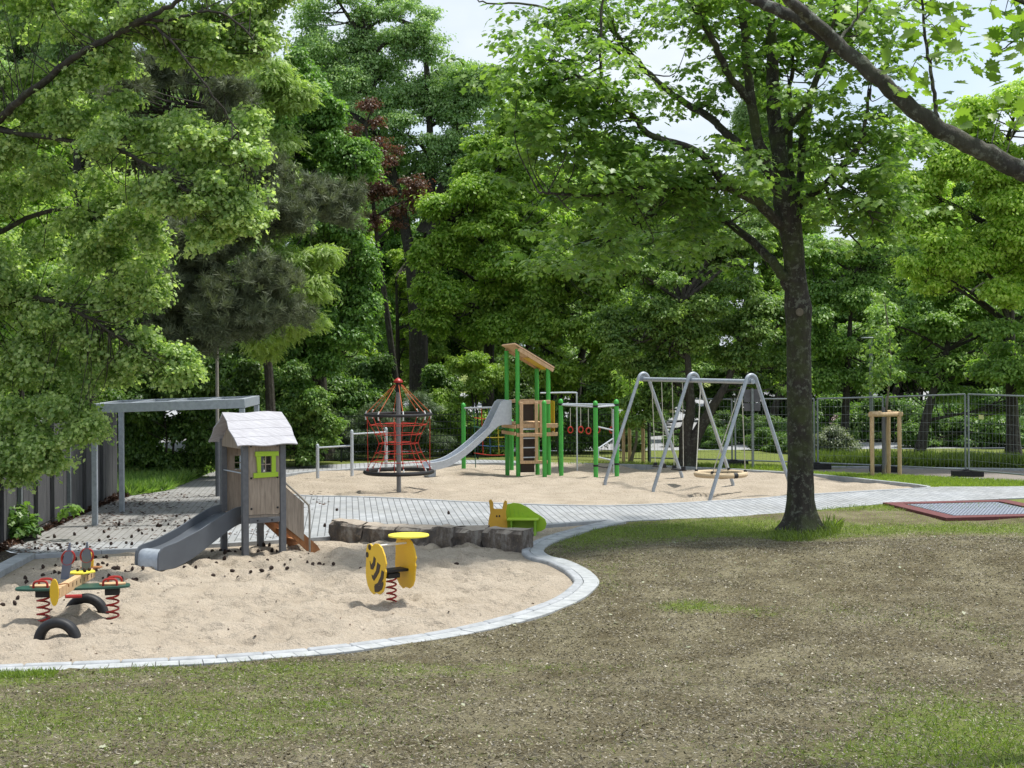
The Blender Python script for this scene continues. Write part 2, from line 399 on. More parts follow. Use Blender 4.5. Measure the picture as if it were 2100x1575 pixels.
# ------------------------------------------------------------------ leaves
def T_leaf(kind):
    if kind == 'diamond':   # folded along the midrib
        return np.array([(0, 0, 0), (.45, .32, .10), (1, 0, -.05), (.45, -.32, .10)]), [(0, 1, 2), (0, 2, 3)]
    if kind == 'lobed':     # small five-lobed leaf
        a = [(0, 0), (.18, .30), (.42, .24), (.52, .52), (.68, .22), (1, 0), (.68, -.22), (.52, -.52), (.42, -.24), (.18, -.30)]
        v = [(x, y, .12*abs(y)) for x, y in a]
        return np.array(v), [(0, 1, 2), (0, 2, 4), (2, 3, 4), (0, 4, 5), (0, 5, 6), (0, 6, 8), (6, 7, 8), (0, 8, 9)]
    if kind == 'maple':     # big near leaf, pointed lobes
        half = [(0, 0), (-.10, .16), (.06, .22), (.05, .42), (.22, .36), (.30, .52), (.40, .38), (.58, .62), (.60, .42), (.74, .42), (.66, .24), (.80, .16), (1.06, 0)]
        a = half + [(x, -y) for x, y in half[-2:0:-1]]
        v = [(.35, 0, -.03)] + [(x, y, .16*abs(y)-.10*max(0, x-.5)**2) for x, y in a]
        n = len(a)
        return np.array(v), [(0, i+1, (i+1) % n+1) for i in range(n)]
    if kind == 'needle':
        v = []; f = []
        for k in range(3):
            an = k*2.1; dx, dy = math.cos(an)*.35, math.sin(an)*.35
            w = .035
            b = len(v); v += [(0, -w, 0), (0, w, 0), (1, dx+w*.5, dy), (1, dx-w*.5, dy)]
            f += [(b, b+1, b+2), (b, b+2, b+3)]
        return np.array(v), f
    if kind == 'spray':     # feathery compound leaf
        v = []; f = []
        for k in range(4):
            x = .12+.22*k; w = .22-.03*k
            b = len(v); v += [(x, 0, 0), (x+.10, w, -.04), (x+.22, .02, 0)]; f.append((b, b+1, b+2))
            b = len(v); v += [(x, 0, 0), (x+.22, -.02, 0), (x+.10, -w, -.04)]; f.append((b, b+1, b+2))
        return np.array(v), f
    if kind == 'blade':
        return np.array([(0, -.05, 0), (0, .05, 0), (.6, .03, .0), (1, 0, .12)]), [(0, 1, 2), (0, 2, 3)]
    if kind == 'chip':
        return np.array([(-.5, -.2, 0), (.4, -.3, .03), (.55, .15, 0), (-.3, .3, .06)]), [(0, 1, 2), (0, 2, 3)]
def leaf_mesh(name, mat, pos, nrm, size, kind, parent=None, along=None, tint=None, loc=None, g=None):
    g = g or rng
    N = len(pos); tv, tf = T_leaf(kind); K = len(tv); tf = np.array(tf)
    nrm = nrm/np.linalg.norm(nrm, axis=1, keepdims=True)
    a = g.normal(size=(N, 3)) if along is None else along + g.normal(size=(N, 3))*.25
    a -= nrm*np.sum(a*nrm, 1, keepdims=True); a /= np.maximum(np.linalg.norm(a, axis=1, keepdims=True), 1e-6)
    b = np.cross(nrm, a); sz = np.asarray(size).reshape(-1, 1, 1)
    V = pos[:, None, :] + sz*(tv[None, :, 0:1]*a[:, None, :] + tv[None, :, 1:2]*b[:, None, :] + tv[None, :, 2:3]*nrm[:, None, :])
    r = ROOT[parent.name] if parent is not None else (np.zeros(3) if loc is None else np.array(loc, float))
    V = (V.reshape(-1, 3) - r).astype(np.float32)
    Fc = (tf[None] + (np.arange(N)*K)[:, None, None]).reshape(-1, 3).astype(np.int32)
    me = bpy.data.meshes.new(name); nf = len(Fc)
    me.vertices.add(len(V)); me.vertices.foreach_set("co", V.ravel())
    me.loops.add(nf*3); me.loops.foreach_set("vertex_index", Fc.ravel())
    me.polygons.add(nf); me.polygons.foreach_set("loop_start", np.arange(nf, dtype=np.int32)*3)
    me.update(calc_edges=True)
    t = g.random(N) if tint is None else tint
    at = me.attributes.new('tint', 'FLOAT', 'FACE'); at.data.foreach_set('value', np.repeat(t, len(tf)).astype(np.float32))
    me.materials.append(mat)
    o = bpy.data.objects.new(name, me); COL.objects.link(o)
    if parent is not None: o.parent = parent
    else: o.location = tuple(r)
    ROOT[o.name] = r
    return o
def clumps(lobes, M_, g, inner=.45):
    lb = np.array(lobes, float); w = lb[:, 3]*lb[:, 5]; w = w/w.sum()
    idx = g.choice(len(lb), M_, p=w); l = lb[idx]
    d = g.normal(size=(M_, 3)); d /= np.linalg.norm(d, axis=1, keepdims=True)
    rr = (g.uniform(inner**2, 1, size=(M_, 1)))**.5*(1+np.abs(g.normal(size=(M_, 1)))*.16)
    return l[:, :3] + d*rr*l[:, 3:6], d, l
def sprays(C, D, n, cr_, g, thick=.22, droop=.25, up=.75, out=.35, rnd=.55):
    """n leaves round each clump centre: flattened, drooping spray; returns pos, normal"""
    M_ = len(C); i = np.repeat(np.arange(M_), n); N = len(i)
    an = g.uniform(0, 2*math.pi, N); rad = np.sqrt(g.random(N))
    crs = (np.asarray(cr_)*np.ones(M_)*g.uniform(.65, 1.35, M_))[i]
    off = np.stack([np.cos(an)*rad*crs, np.sin(an)*rad*crs, g.normal(size=N)*thick*crs - droop*rad*rad*crs], 1)
    tilt = g.normal(size=(M_, 2))*.35 + D[:, :2]*-.25
    off[:, 2] += off[:, 0]*tilt[i, 0] + off[:, 1]*tilt[i, 1]
    nr = np.array([0, 0, up]) + D[i]*out + g.normal(size=(N, 3))*rnd
    nr[:, 2] = np.abs(nr[:, 2])*.9 + .1
    return C[i]+off, nr, i
def domes(C, n, cr_, g, flat=.6, rnd=.42, low=-.35, up=.45):
    """n leaves on the top and sides of a small rounded leaf cluster round each centre"""
    M_ = len(C); i = np.repeat(np.arange(M_), n); N = len(i)
    d = g.normal(size=(N, 3)); d /= np.linalg.norm(d, axis=1, keepdims=True)
    k = d[:, 2] < low; d[k, 2] = -d[k, 2]
    sc = (cr_*g.uniform(.6, 1.5, M_))[i][:, None]
    sq = np.column_stack([g.uniform(.7, 1.3, (M_, 2)), np.full(M_, flat)])[i]
    off = d*sc*sq*g.uniform(.45, 1.12, (N, 1))
    tilt = g.normal(size=(M_, 2))*.25
    off[:, 2] += off[:, 0]*tilt[i, 0] + off[:, 1]*tilt[i, 1]
    nr = d*[1, 1, .8] + [0, 0, up] + g.normal(size=(N, 3))*rnd
    al = d*[1, 1, 0] + [0, 0, -.45] + g.normal(size=(N, 3))*.25
    return C[i]+off, nr, i, al
def LB(lst, Y, dscale=1.0):
    out = []
    for t in lst:
        px, py, rx, ry = t[:4]; dy = t[4] if len(t) > 4 else 0
        c = W(px, py, Y+dy); k = (Y+dy)/F
        out.append((*c, rx*k, (rx+ry)*.5*k*dscale, ry*k))
    return out
def ptube(mb, pts, r0, r1, n=6, g=None, wob=0):
    P = np.array(smooth_path(pts, 4)); m = len(P)
    if wob: P[1:-1] += g.normal(size=(m-2, 3))*wob
    mb.tube(P, list(np.linspace(r0, r1, m)), n)
def nearest_twigs(mb, skel, C, g, every, r0=.02, r1=.005):
    S = np.array(skel); use = np.zeros(len(S))
    for c in C[::every]:
        d = np.linalg.norm(S-c, axis=1) + np.maximum(0, S[:, 2]-c[2])*1.0 + use*.45
        k = np.argmin(d); p = S[k]; use[k] += 1
        if np.linalg.norm(p-c) > 2.2: continue
        if np.linalg.norm(p-c) < .1: continue
        mid = (p+c)/2 + g.normal(size=3)*.12 + np.array([0, 0, -.10])
        ptube(mb, [p, mid, c], r0, r1, 4)
def boughs(lobes, g, nb, rmin):
    """split each part of a crown into separate leafy boughs with gaps between them"""
    out = []
    for (cx, cy, cz, rx, ry, rz) in lobes:
        for k in range(nb):
            d = g.normal(size=3); d /= np.linalg.norm(d); d[1] = d[1]*.9-.12
            rr = g.uniform(.35, 1.0)**.6*1.02
            f = g.uniform(.26, .52); h = g.uniform(.55, 1.15)
            out.append((cx+d[0]*rr*rx, cy+d[1]*rr*ry, cz+d[2]*rr*rz, max(f*rx, rmin*.8), max(f*ry, rmin*.8), max(f*h*rz, rmin*.45)))
    return out
def tree(name, label, base, lobes, leafmat, kind, size, nleaf, trunk_r, top, group=None, seed=1, bark='bark_far', per=70, cr_=.5,
         stems=None, limbs=14, cat='tree', spray=None, inner=.45, trunk_name='trunk', crown_name='crown', twig=9, nb=4):
    g = np.random.default_rng(seed)
    base = np.array(base, float); t = thing(name, label, cat, base, group)
    big = nleaf > 3000
    if big:
        per = 38; cr_ = cr_*.52; nleaf = int(nleaf*2.7); size = size*.60
        lobes = boughs(lobes, g, nb, cr_*1.5)
        C, D, l = clumps(lobes, nleaf//per, g, .2)
    else: C, D, l = clumps(lobes, max(6, nleaf//per), g, inner)
    C[:, 2] = np.maximum(C[:, 2], base[2]+.15)
    mb = MB(); skel = []
    stems = stems or [[base, np.array(top, float)]]
    for st in stems:
        P = [np.array(p, float) for p in st]
        if len(P) == 2:
            d = P[1]-P[0]; P = [P[0], P[0]+d*.3+g.normal(size=3)*.08*[1, 1, 0], P[0]+d*.65+g.normal(size=3)*.12*[1, 1, 0], P[1]]
        Q = np.array(smooth_path(P, 5)); m = len(Q)
        rad = trunk_r*(1-.75*np.linspace(0, 1, m)); rad[0] *= 1.45; rad[1] *= 1.12
        mb.tube(Q, list(rad), 9); skel += list(Q[m//4:])
    zmin = np.array(skel)[:, 2]
    K = g.choice(len(C), min(limbs, len(C)), replace=False); S0 = np.array(skel)
    for k in K:
        c = C[k]; d = np.linalg.norm((S0-c)[:, :2], axis=1)*.5 + np.abs(S0[:, 2]-(c[2]-.45*np.linalg.norm((S0-c)[:, :2], axis=1)))
        p = S0[np.argmin(d)]; mid = p+(c-p)*.5+np.array([0, 0, .12*np.linalg.norm(c-p)])*g.uniform(-.4, 1)
        Q = smooth_path([p, mid, c], 5); mb.tube(Q, list(np.linspace(trunk_r*.34, trunk_r*.07, len(Q))), 6); skel += Q[2:]
    if twig: nearest_twigs(mb, skel, C, g, twig, trunk_r*.09+.006, .004)
    mb.build(trunk_name, M[bark], t)
    pos, nr, i, al = domes(C, per, cr_, g, **(spray or {}))
    ok = pos[:, 2] > base[2]+.03; pos, nr, i, al = pos[ok], nr[ok], i[ok], al[ok]
    sz = size*g.uniform(.7, 1.25, len(pos))
    tint = np.clip(.5 + .28*g.normal(size=len(C))[i] + .22*g.normal(size=len(pos)), 0, 1)
    leaf_mesh(crown_name, leafmat, pos, nr, sz, kind, t, along=al, tint=tint, g=g)
    return t
# ================================================================== GROUND
def GL(px, py):
    d = ray(px, py); p = G(px, py)
    t = p[1] if d[2] < 0 else 60
    lo, hi = 2.0, max(t, 3)
    for _ in range(40):
        mid = (lo+hi)/2; q = d*mid; z = CH+d[2]*mid
        if z > float(LZ(q[0], q[1])): lo = mid
        else: hi = mid
    return np.array([d[0]*lo, lo, float(LZ(d[0]*lo, lo))])
def gx(lst): return [G(px, py)[:2] for px, py in lst]
# kerb line (sand side), from the path end round the S-curve to the lower left
kerb_px = [(1250, 1069), (1185, 1084), (1118, 1103), (1082, 1119), (1070, 1132), (1086, 1145), (1122, 1154), (1156, 1171), (1176, 1190), (1172, 1204),
           (1140, 1228), (1085, 1251), (1010, 1274), (900, 1298), (780, 1316), (640, 1333), (450, 1348), (230, 1359), (0, 1368)]
kerb_in = smooth_path(gx(kerb_px)+[np.array((-6.2, 16.1))], 8)
kerb_in = resample(kerb_in, .12)
far_edge = gx([(70, 1142), (280, 1129), (410, 1121), (660, 1105), (900, 1089), (1130, 1079), (1250, 1069)])
far_edge = resample(far_edge, .25)
left_edge = resample(smooth_path([np.array((-6.2, 16.1)), np.array((-7.0, 16.6)), np.array((-7.4, 18.4)), G(0, 1180)[:2], G(70, 1142)[:2]], 8), .2)
P1 = np.vstack([kerb_in[:-1], left_edge[:-1], far_edge[:-1]])
pit2_px = [(556, 985), (575, 975), (600, 971), (640, 967), (760, 960), (900, 953), (1000, 950), (1100, 950), (1250, 952), (1400, 958), (1560, 966), (1665, 973), (1790, 985),
           (1908, 999), (1850, 1004), (1760, 1009), (1620, 1018), (1560, 1023), (1456, 1029), (1350, 1035), (1250, 1038), (1150, 1037), (1050, 1034), (900, 1027), (750, 1020), (640, 1018), (590, 1014), (560, 1003)]
P2 = resample(smooth_path(gx(pit2_px), 4, True), .3)[:-1]
path_px = [(70, 1143), (0, 1127), (-60, 1124), (-40, 1118), (30, 1104), (100, 1080), (165, 1052), (215, 1030), (262, 1018), (340, 1007), (385, 990), (430, 969), (470, 961), (600, 957), (760, 949), (900, 944), (1000, 943), (1060, 945), (1110, 949),
           (1120, 980), (1500, 990), (1820, 998), (1912, 999), (2000, 999), (2300, 994), (2500, 989), (2500, 1004), (2300, 1013), (2100, 1021), (1900, 1028), (1810, 1033), (1700, 1043), (1600, 1052), (1500, 1059), (1400, 1063), (1290, 1068), (1255, 1069.5),
           (1190, 1078), (1000, 1098), (600, 1122), (100, 1150)]
PO = resample(np.vstack([gx(path_px), gx(path_px[:1])]), .3)[:-1]
grav_px = [(1640, 962), (1760, 960), (1900, 960), (2100, 964), (2500, 972), (2500, 1000), (2250, 985), (2100, 986), (1980, 979), (1850, 973), (1640, 967)]
PG = resample(np.vstack([gx(grav_px), gx(grav_px[:1])]), .5)[:-1]
PY = np.array([(-60, 50), (60, 49), (70, 110), (-70, 110)], float)
PS = resample(np.vstack([q := gx([(-60, 1160), (-60, 1128), (0, 1130), (66, 1139), (68, 1143.5), (60, 1150), (0, 1181), (-60, 1200)]), q[:1]]), .3)[:-1]

def inside(P, x, y):
    c = np.zeros(len(x), bool); n = len(P)
    for i in range(n):
        x1, y1 = P[i]; x2, y2 = P[(i+1) % n]
        k = ((y1 > y) != (y2 > y))
        with np.errstate(divide='ignore', invalid='ignore'):
            k &= x < (x2-x1)*(y-y1)/(y2-y1+1e-12)+x1
        c ^= k
    return c
pts = []; edges = []
for P in (P1, P2, PO, PG, PY, PS):
    b = len(pts); pts += [tuple(p) for p in P]; edges += [(b+i, b+(i+1) % len(P)) for i in range(len(P))]
def grid(x0, x1, y0, y1, s):
    X, Y = np.meshgrid(np.arange(x0, x1, s), np.arange(y0, y1, s*.87)); X = X + (np.arange(X.shape[0]) % 2)[:, None]*s/2
    return X.ravel()+rng.uniform(-.1, .1, X.size)*s, Y.ravel()+rng.uniform(-.1, .1, X.size)*s
gp = []
x, y = grid(-8.2, 2, 15.6, 28.5, .056); k = inside(P1, x, y); gp.append(np.stack([x[k], y[k]], 1))
x, y = grid(-8, 13, 30, 46, .20); k = inside(P2, x, y); gp.append(np.stack([x[k], y[k]], 1))
x, y = grid(-9, 12, 7, 31, .30); k = ~inside(P1, x, y) & (np.abs(x) < .36*y+1); gp.append(np.stack([x[k], y[k]], 1))
x, y = grid(-30, 30, -6, 62, 1.6); k = ~inside(P1, x, y) & ~inside(P2, x, y); gp.append(np.stack([x[k], y[k]], 1))
x, y = grid(-400, 400, -60, 900, 45); k = (np.abs(x) > 32) | (y > 64) | (y < -8); gp.append(np.stack([x[k], y[k]], 1))
allp = [Vector(p) for p in pts] + [Vector(p) for p in np.vstack(gp)]
cv, ce, cf, _, _, _ = delaunay_2d_cdt(allp, edges, [], 0, 1e-4)
CV = np.array([(v.x, v.y) for v in cv]); CF = np.array([f for f in cf if len(f) == 3])
cen = CV[CF].mean(1)
in1, in2 = inside(P1, cen[:, 0], cen[:, 1]), inside(P2, cen[:, 0], cen[:, 1])
inS, inO, inG = inside(PS, cen[:, 0], cen[:, 1]), inside(PO, cen[:, 0], cen[:, 1]), inside(PG, cen[:, 0], cen[:, 1])
inY = inside(PY, cen[:, 0], cen[:, 1])
cls = np.full(len(CF), 0); cls[inY] = 5; cls[inG] = 4; cls[inO] = 3; cls[inS] = 6; cls[in2] = 2; cls[in1] = 1
def dist_poly(P, x, y, chunk=4000):
    A = np.asarray(P); B = np.roll(A, -1, 0); d = np.full(len(x), 1e9)
    for i in range(len(A)):
        e = B[i]-A[i]; L2 = (e**2).sum()+1e-9
        t = np.clip(((x-A[i, 0])*e[0]+(y-A[i, 1])*e[1])/L2, 0, 1)
        d = np.minimum(d, (x-A[i, 0]-t*e[0])**2+(y-A[i, 1]-t*e[1])**2)
    return np.sqrt(d)
FP = [(rng.uniform(-7.8, 1.8), rng.uniform(16, 27), rng.uniform(0, 6.28), rng.uniform(.7, 1.25)) for _ in range(1500)]
def prints(x, y):
    z = np.zeros(len(x))
    for a, b, t, s in FP:
        k = (np.abs(x-a) < .5) & (np.abs(y-b) < .5)
        if not k.any(): continue
        u = ((x[k]-a)*math.cos(t)+(y[k]-b)*math.sin(t))/(.15*s); v = (-(x[k]-a)*math.sin(t)+(y[k]-b)*math.cos(t))/(.085*s); d = np.sqrt(u*u+v*v)
        z[k] += -.030*s*np.exp(-d**3) + .015*s*np.exp(-((d-1.35)/.4)**2)
    return z
def sand1(x, y):
    e = np.clip(dist_poly(P1, x, y)/.55, 0, 1)
    z = -.018 + e*( (vn(x, y, .85, 11)-.5)*.05 + (vn(x, y, .36, 12)-.5)*.085 + (vn(x, y, .19, 13)-.5)*.095 + (vn(x+7, y-3, .27, 14)-.5)*.05 + prints(np.asarray(x, float), np.asarray(y, float))) - .012*(1-e)
    for (px, py, a, s) in ((430, 1165, .06, .35), (540, 1145, -.05, .5), (170, 1262, .07, .3), (100, 1300, .05, .35), (805, 1238, -.05, .3), (940, 1135, .06, .5)):
        c = G(px, py); z = z + a*np.exp(-((x-c[0])**2+(y-c[1])**2)/s**2)
    return z
def sand2(x, y):
    z = -.05 + (vn(x, y, 1.2, 21)-.5)*.10 + (vn(x, y, .6, 22)-.5)*.10 + (vn(x, y, .34, 23)-.5)*.07
    c = G(1080, 962); return z - .10*np.exp(-((x-c[0])**2+(y-c[1])**2)/.8**2)
gpatch = [(*GL(1410, 1243)[:2], .45, .55, .75), (*GL(1300, 1090)[:2], 2.4, 1.4, .55), (*GL(1560, 1078)[:2], 2.0, 1.3, .55), (*GL(2000, 1085)[:2], 2.8, 1.0, .58), (*GL(1640, 1100)[:2], .8, .8, .5),
          (*GL(2080, 1500)[:2], 1.1, 2.6, .72), (*GL(1960, 1560)[:2], 1.1, 1.0, .6), (*GL(2010, 1290)[:2], .8, 1.2, .28), (*GL(20, 1395)[:2], .6, .4, .6), (*GL(670, 1445)[:2], .2, .2, .5), (*GL(1250, 1190)[:2], .25, 1.5, .25),
          (*GL(200, 1480)[:2], 3.6, 2.6, .40), (*GL(1200, 1115)[:2], .8, 1.2, .3), (*GL(500, 1375)[:2], 3.4, .5, .32), (*GL(1530, 1250)[:2], .5, .5, .3), (*GL(1760, 1260)[:2], 1.2, 1.0, .15), (*GL(560, 1400)[:2], 1, .5, .2)]
def green(x, y):
    g = -.05 + (vn(x, y, 2.2, 31)-.5)*.26 + (vn(x, y, .6, 32)-.5)*.2
    for a, b, sx, sy, am in gpatch: g = g + am*np.exp(-((x-a)/sx)**2-((y-b)/sy)**2)
    return np.where(y > 31, .55 + (vn(x, y, 3, 33)-.5)*.3, g)
def region(name, k, zf, mat, attr=None, fn=None, thick=True):
    F_ = CF[cls == k]; u, inv = np.unique(F_, return_inverse=True); xy = CV[u]
    z = zf(xy[:, 0], xy[:, 1]); v = np.column_stack([xy, z])
    me = bpy.data.meshes.new(name); f = inv.reshape(-1, 3)
    # keep all faces looking up
    a, b, c = v[f[:, 0]], v[f[:, 1]], v[f[:, 2]]
    flip = np.cross(b-a, c-a)[:, 2] < 0; f[flip] = f[flip][:, ::-1]
    me.from_pydata(v.tolist(), [], f.tolist()); me.update(); me.materials.append(mat)
    me.polygons.foreach_set("use_smooth", [True]*len(f))
    if attr:
        at = me.attributes.new(attr, 'FLOAT', 'POINT'); at.data.foreach_set('value', fn(xy[:, 0], xy[:, 1]).astype(np.float32))
    o = bpy.data.objects.new(name, me); COL.objects.link(o); o['kind'] = 'structure'; ROOT[o.name] = np.zeros(3)
    return o
zc = lambda c: (lambda x, y: np.full(len(x), c))
region('ground', 0, lambda x, y: np.where(y > 31, -.012+(vn(x, y, 2, 5)-.5)*.03, LZ(x, y)), M['lawn'], 'green', green)
region('near_sand', 1, sand1, M['sand'])
region('far_sand', 2, sand2, M['sand'])
def dirt(x, y):
    a = np.clip((-3.6-x)/3.5, 0, 1)*.42*np.clip((y-23)/2, .3, 1)
    a = np.where((x < -4.5) & (y > 27), a + .12, a)
    return a + (vn(x, y, 1.3, 41)-.5)*.3*(x < -3.5)
region('paved_path', 3, lambda x, y: np.full(len(x), .004), M['paving'], 'dirt', dirt)
region('gravel_path', 4, lambda x, y: np.full(len(x), -.005), M['gravel'])
region('paved_yard', 5, lambda x, y: np.full(len(x), -.004), M['yard'])
region('bare_soil', 6, lambda x, y: -.002+(vn(x, y, .3, 6)-.5)*.01, M['soil'])

# kerbs
def course(mb, C, o0, o1, ztop, step, side=1, gap=.007, zb=-.2, jz=.003):
    C = resample(C, .04); T = np.gradient(C, axis=0); T /= np.linalg.norm(T, axis=1, keepdims=True)
    Nn = np.stack([T[:, 1], -T[:, 0]], 1)*side
    n = max(1, int(len(C)*.04/step)); cut = np.linspace(0, len(C)-1, n+1)
    for i in range(n):
        a, b = cut[i]+gap/.08, cut[i+1]-gap/.08
        s = np.linspace(a, b, 4); j = lambda A, q: np.interp(q, np.arange(len(A)), A)
        zt = ztop + random.uniform(-jz, jz); V = []
        for q in s:
            p = np.array([j(C[:, 0], q), j(C[:, 1], q)]); nn = np.array([j(Nn[:, 0], q), j(Nn[:, 1], q)])
            A, B = p+nn*o0, p+nn*o1
            V += [(*A, zb), (*B, zb), (*B, zt), (*A, zt)]
        f = [(0, 1, 2, 3), (15, 14, 13, 12)]
        for k in range(3):
            for e in range(4):
                e2 = (e+1) % 4; f.append((k*4+e2, k*4+e, (k+1)*4+e, (k+1)*4+e2))
        mb.add(V, f)
kl = np.vstack([kerb_in, left_edge[1:6]])
cin = MB(); cout = MB()
course(cin, kl, -.005, .13, .035, .5, side=-1); course(cout, kl, .137, .36, .022, .24, side=-1)
def fixn(o):
    import bmesh
    bm = bmesh.new(); bm.from_mesh(o.data); bmesh.ops.recalc_face_normals(bm, faces=bm.faces); bm.to_mesh(o.data); bm.free(); return o
o = fixn(cin.build('kerb', M['edging'], smooth=30, bevel=.025)); o['kind'] = 'structure'
o = fixn(cout.build('kerb_paving', M['kerb'], smooth=30, bevel=.006)); o['kind'] = 'structure'
e = MB(); course(e, far_edge, -.05, .05, .045, 1.0); course(e, left_edge[4:], -.02, .24, .07, 1.0, side=-1)
q2 = np.vstack([P2, P2[:1]]); course(e, q2, -.05, .05, .022, 1.0)
course(e, np.array(gx([(1255, 1069.5), (1400, 1063), (1500, 1059), (1600, 1052), (1700, 1043), (1810, 1033), (2100, 1021), (2300, 1013)])), -.04, .04, .012, 1.0)
course(e, np.array(gx([(1925, 999), (2100, 999), (2300, 994)])), -.04, .04, .012, 1.0)
course(e, np.array(gx([(1660, 959), (1850, 961), (2050, 964), (2300, 968)])), -.05, .05, .05, 1.0)
o = fixn(e.build('kerb_edging', M['edging'], smooth=30, bevel=.012)); o['kind'] = 'structure'

# grass, litter and duff (nobody could count them)
def scatter(n, x0, x1, y0, y1, test):
    x = rng.uniform(x0, x1, n); y = rng.uniform(y0, y1, n); k = test(x, y); return x[k], y[k]
onlawn = lambda x, y: (np.abs(x) < .345*y+1.6) & ~inside(PO, x, y) & ~inside(P1, x, y) & (dist_poly(kerb_in, x, y) > .37)
x, y = scatter(470000, -9, 12, 7.5, 32, lambda x, y: (np.abs(x) < .345*y+1.6))
g = green(x, y); keep = rng.random(len(x)) < np.clip((g-.02)*1.9*(.25+1.5*vn(x, y, .16, 34))+.16*vn(x, y, .5, 35), .02, 1); x, y = x[keep], y[keep]
k = onlawn(x, y); x, y = x[k], y[k]
n = len(x); pos = np.column_stack([x, y, LZ(x, y)])
al = rng.normal(size=(n, 3))*.8 + [0, 0, 1.0]
o = leaf_mesh('grass', L['grass'], pos, rng.normal(size=(n, 3)), rng.uniform(.018, .055, n)*(1+np.clip(green(x, y), 0, 1)), 'blade', along=al); o['kind'] = 'stuff'
x, y = scatter(370000, -9, 12, 7.5, 29, onlawn)
k = rng.random(len(x)) < np.clip(1.15-1.3*np.clip(green(x, y), 0, 1), .15, 1)*(.35+.65*vn(x, y, .8, 51)); x, y = x[k], y[k]
n = len(x); pos = np.column_stack([x, y, LZ(x, y)+.006]); nr = rng.normal(size=(n, 3))*.45+[0, 0, 1]
o = leaf_mesh('leaf_litter', L['straw'], pos, nr, rng.uniform(.012, .036, n)*rng.uniform(.5, 1, n), 'chip', tint=rng.random(n)**1.5); o['kind'] = 'stuff'
x, y = scatter(370000, -9, 12, 7.5, 26, onlawn)
k = rng.random(len(x)) < .35+.65*vn(x, y, .7, 52); x, y = x[k], y[k]; n = len(x)
o = leaf_mesh('dry_grass', L['straw'], np.column_stack([x, y, LZ(x, y)+.004]), rng.normal(size=(n, 3))*.25+[0, 0, 1], rng.uniform(.025, .075, n), 'blade', along=rng.normal(size=(n, 3))*[1, 1, .12], tint=rng.random(n)**1.3*.85); o['kind'] = 'stuff'
x, y = scatter(520, -9, 11, 9, 27, onlawn); n = len(x)
o = leaf_mesh('fallen_leaves', L['fallen'], np.column_stack([x, y, LZ(x, y)+.014]), rng.normal(size=(n, 3))*.3+[0, 0, 1], rng.uniform(.03, .085, n)*rng.uniform(.5, 1, n), 'lobed'); o['kind'] = 'stuff'
# taller grass: behind the fence on the right, the weedy bank on the left, round the maple's foot
def tuft(poly_px, n, h0, h1, name='grass', mat='grass', dens=None):
    P = np.array(gx(poly_px)); x = rng.uniform(P[:, 0].min(), P[:, 0].max(), n*3); y = rng.uniform(P[:, 1].min(), P[:, 1].max(), n*3)
    k = inside(P, x, y); x, y = x[k][:n], y[k][:n]; m = len(x)
    z = np.where(y > 31, 0, LZ(x, y))
    o = leaf_mesh(name, L[mat], np.column_stack([x, y, z]), rng.normal(size=(m, 3)), rng.uniform(h0, h1, m), 'blade', along=rng.normal(size=(m, 3))*.5+[0, 0, 1.6]); o['kind'] = 'stuff'
tuft([(1650, 945), (1800, 944), (2150, 950), (2150, 958), (1900, 958), (1650, 958)], 20000, .15, .42)
tuft([(1640, 968), (1800, 974), (2150, 990), (2150, 997), (1915, 998), (1790, 984), (1640, 971)], 22000, .04, .10, 'grass', 'lush')
tuft([(262, 1017), (340, 1006), (385, 989), (430, 968), (380, 962), (250, 985), (235, 1012)], 17000, .12, .36, 'weeds', 'shrub')
tuft([(1570, 1105), (1600, 1085), (1640, 1092), (1690, 1075), (1730, 1070), (1720, 1095), (1660, 1112), (1600, 1118)], 1800, .05, .16)
tuft([(1660, 1090), (1690, 1074), (1720, 1072), (1715, 1088), (1680, 1096)], 70, .10, .30)
tuft([(0, 1386), (120, 1384), (110, 1400), (0, 1405)], 1300, .03, .09)
tuft([(1110, 953), (1250, 950), (1640, 958), (1640, 966), (1560, 963), (1400, 955), (1250, 951)], 9000, .04, .14, 'grass', 'lush')
tuft([(1300, 1070), (1500, 1061), (1700, 1046), (1815, 1036), (1935, 1068), (2100, 1066), (2100, 1080), (1750, 1082), (1560, 1098), (1400, 1100), (1230, 1110), (1180, 1100)], 9000, .015, .045, 'grass', 'lush')
# duff under the board fence
P = np.array(gx([(-60, 1140), (0, 1122), (70, 1094), (170, 1050), (245, 1014), (262, 1018), (215, 1034), (165, 1056), (100, 1086), (40, 1110), (0, 1132)]))
x = rng.uniform(P[:, 0].min(), P[:, 0].max(), 30000); y = rng.uniform(P[:, 1].min(), P[:, 1].max(), 30000); k = inside(P, x, y); x, y = x[k], y[k]; n = len(x)
o = leaf_mesh('leaf_litter', L['duff'], np.column_stack([x, y, np.full(n, .015)]), rng.normal(size=(n, 3))*.5+[0, 0, 1], rng.uniform(.04, .12, n), 'diamond'); o['kind'] = 'stuff'
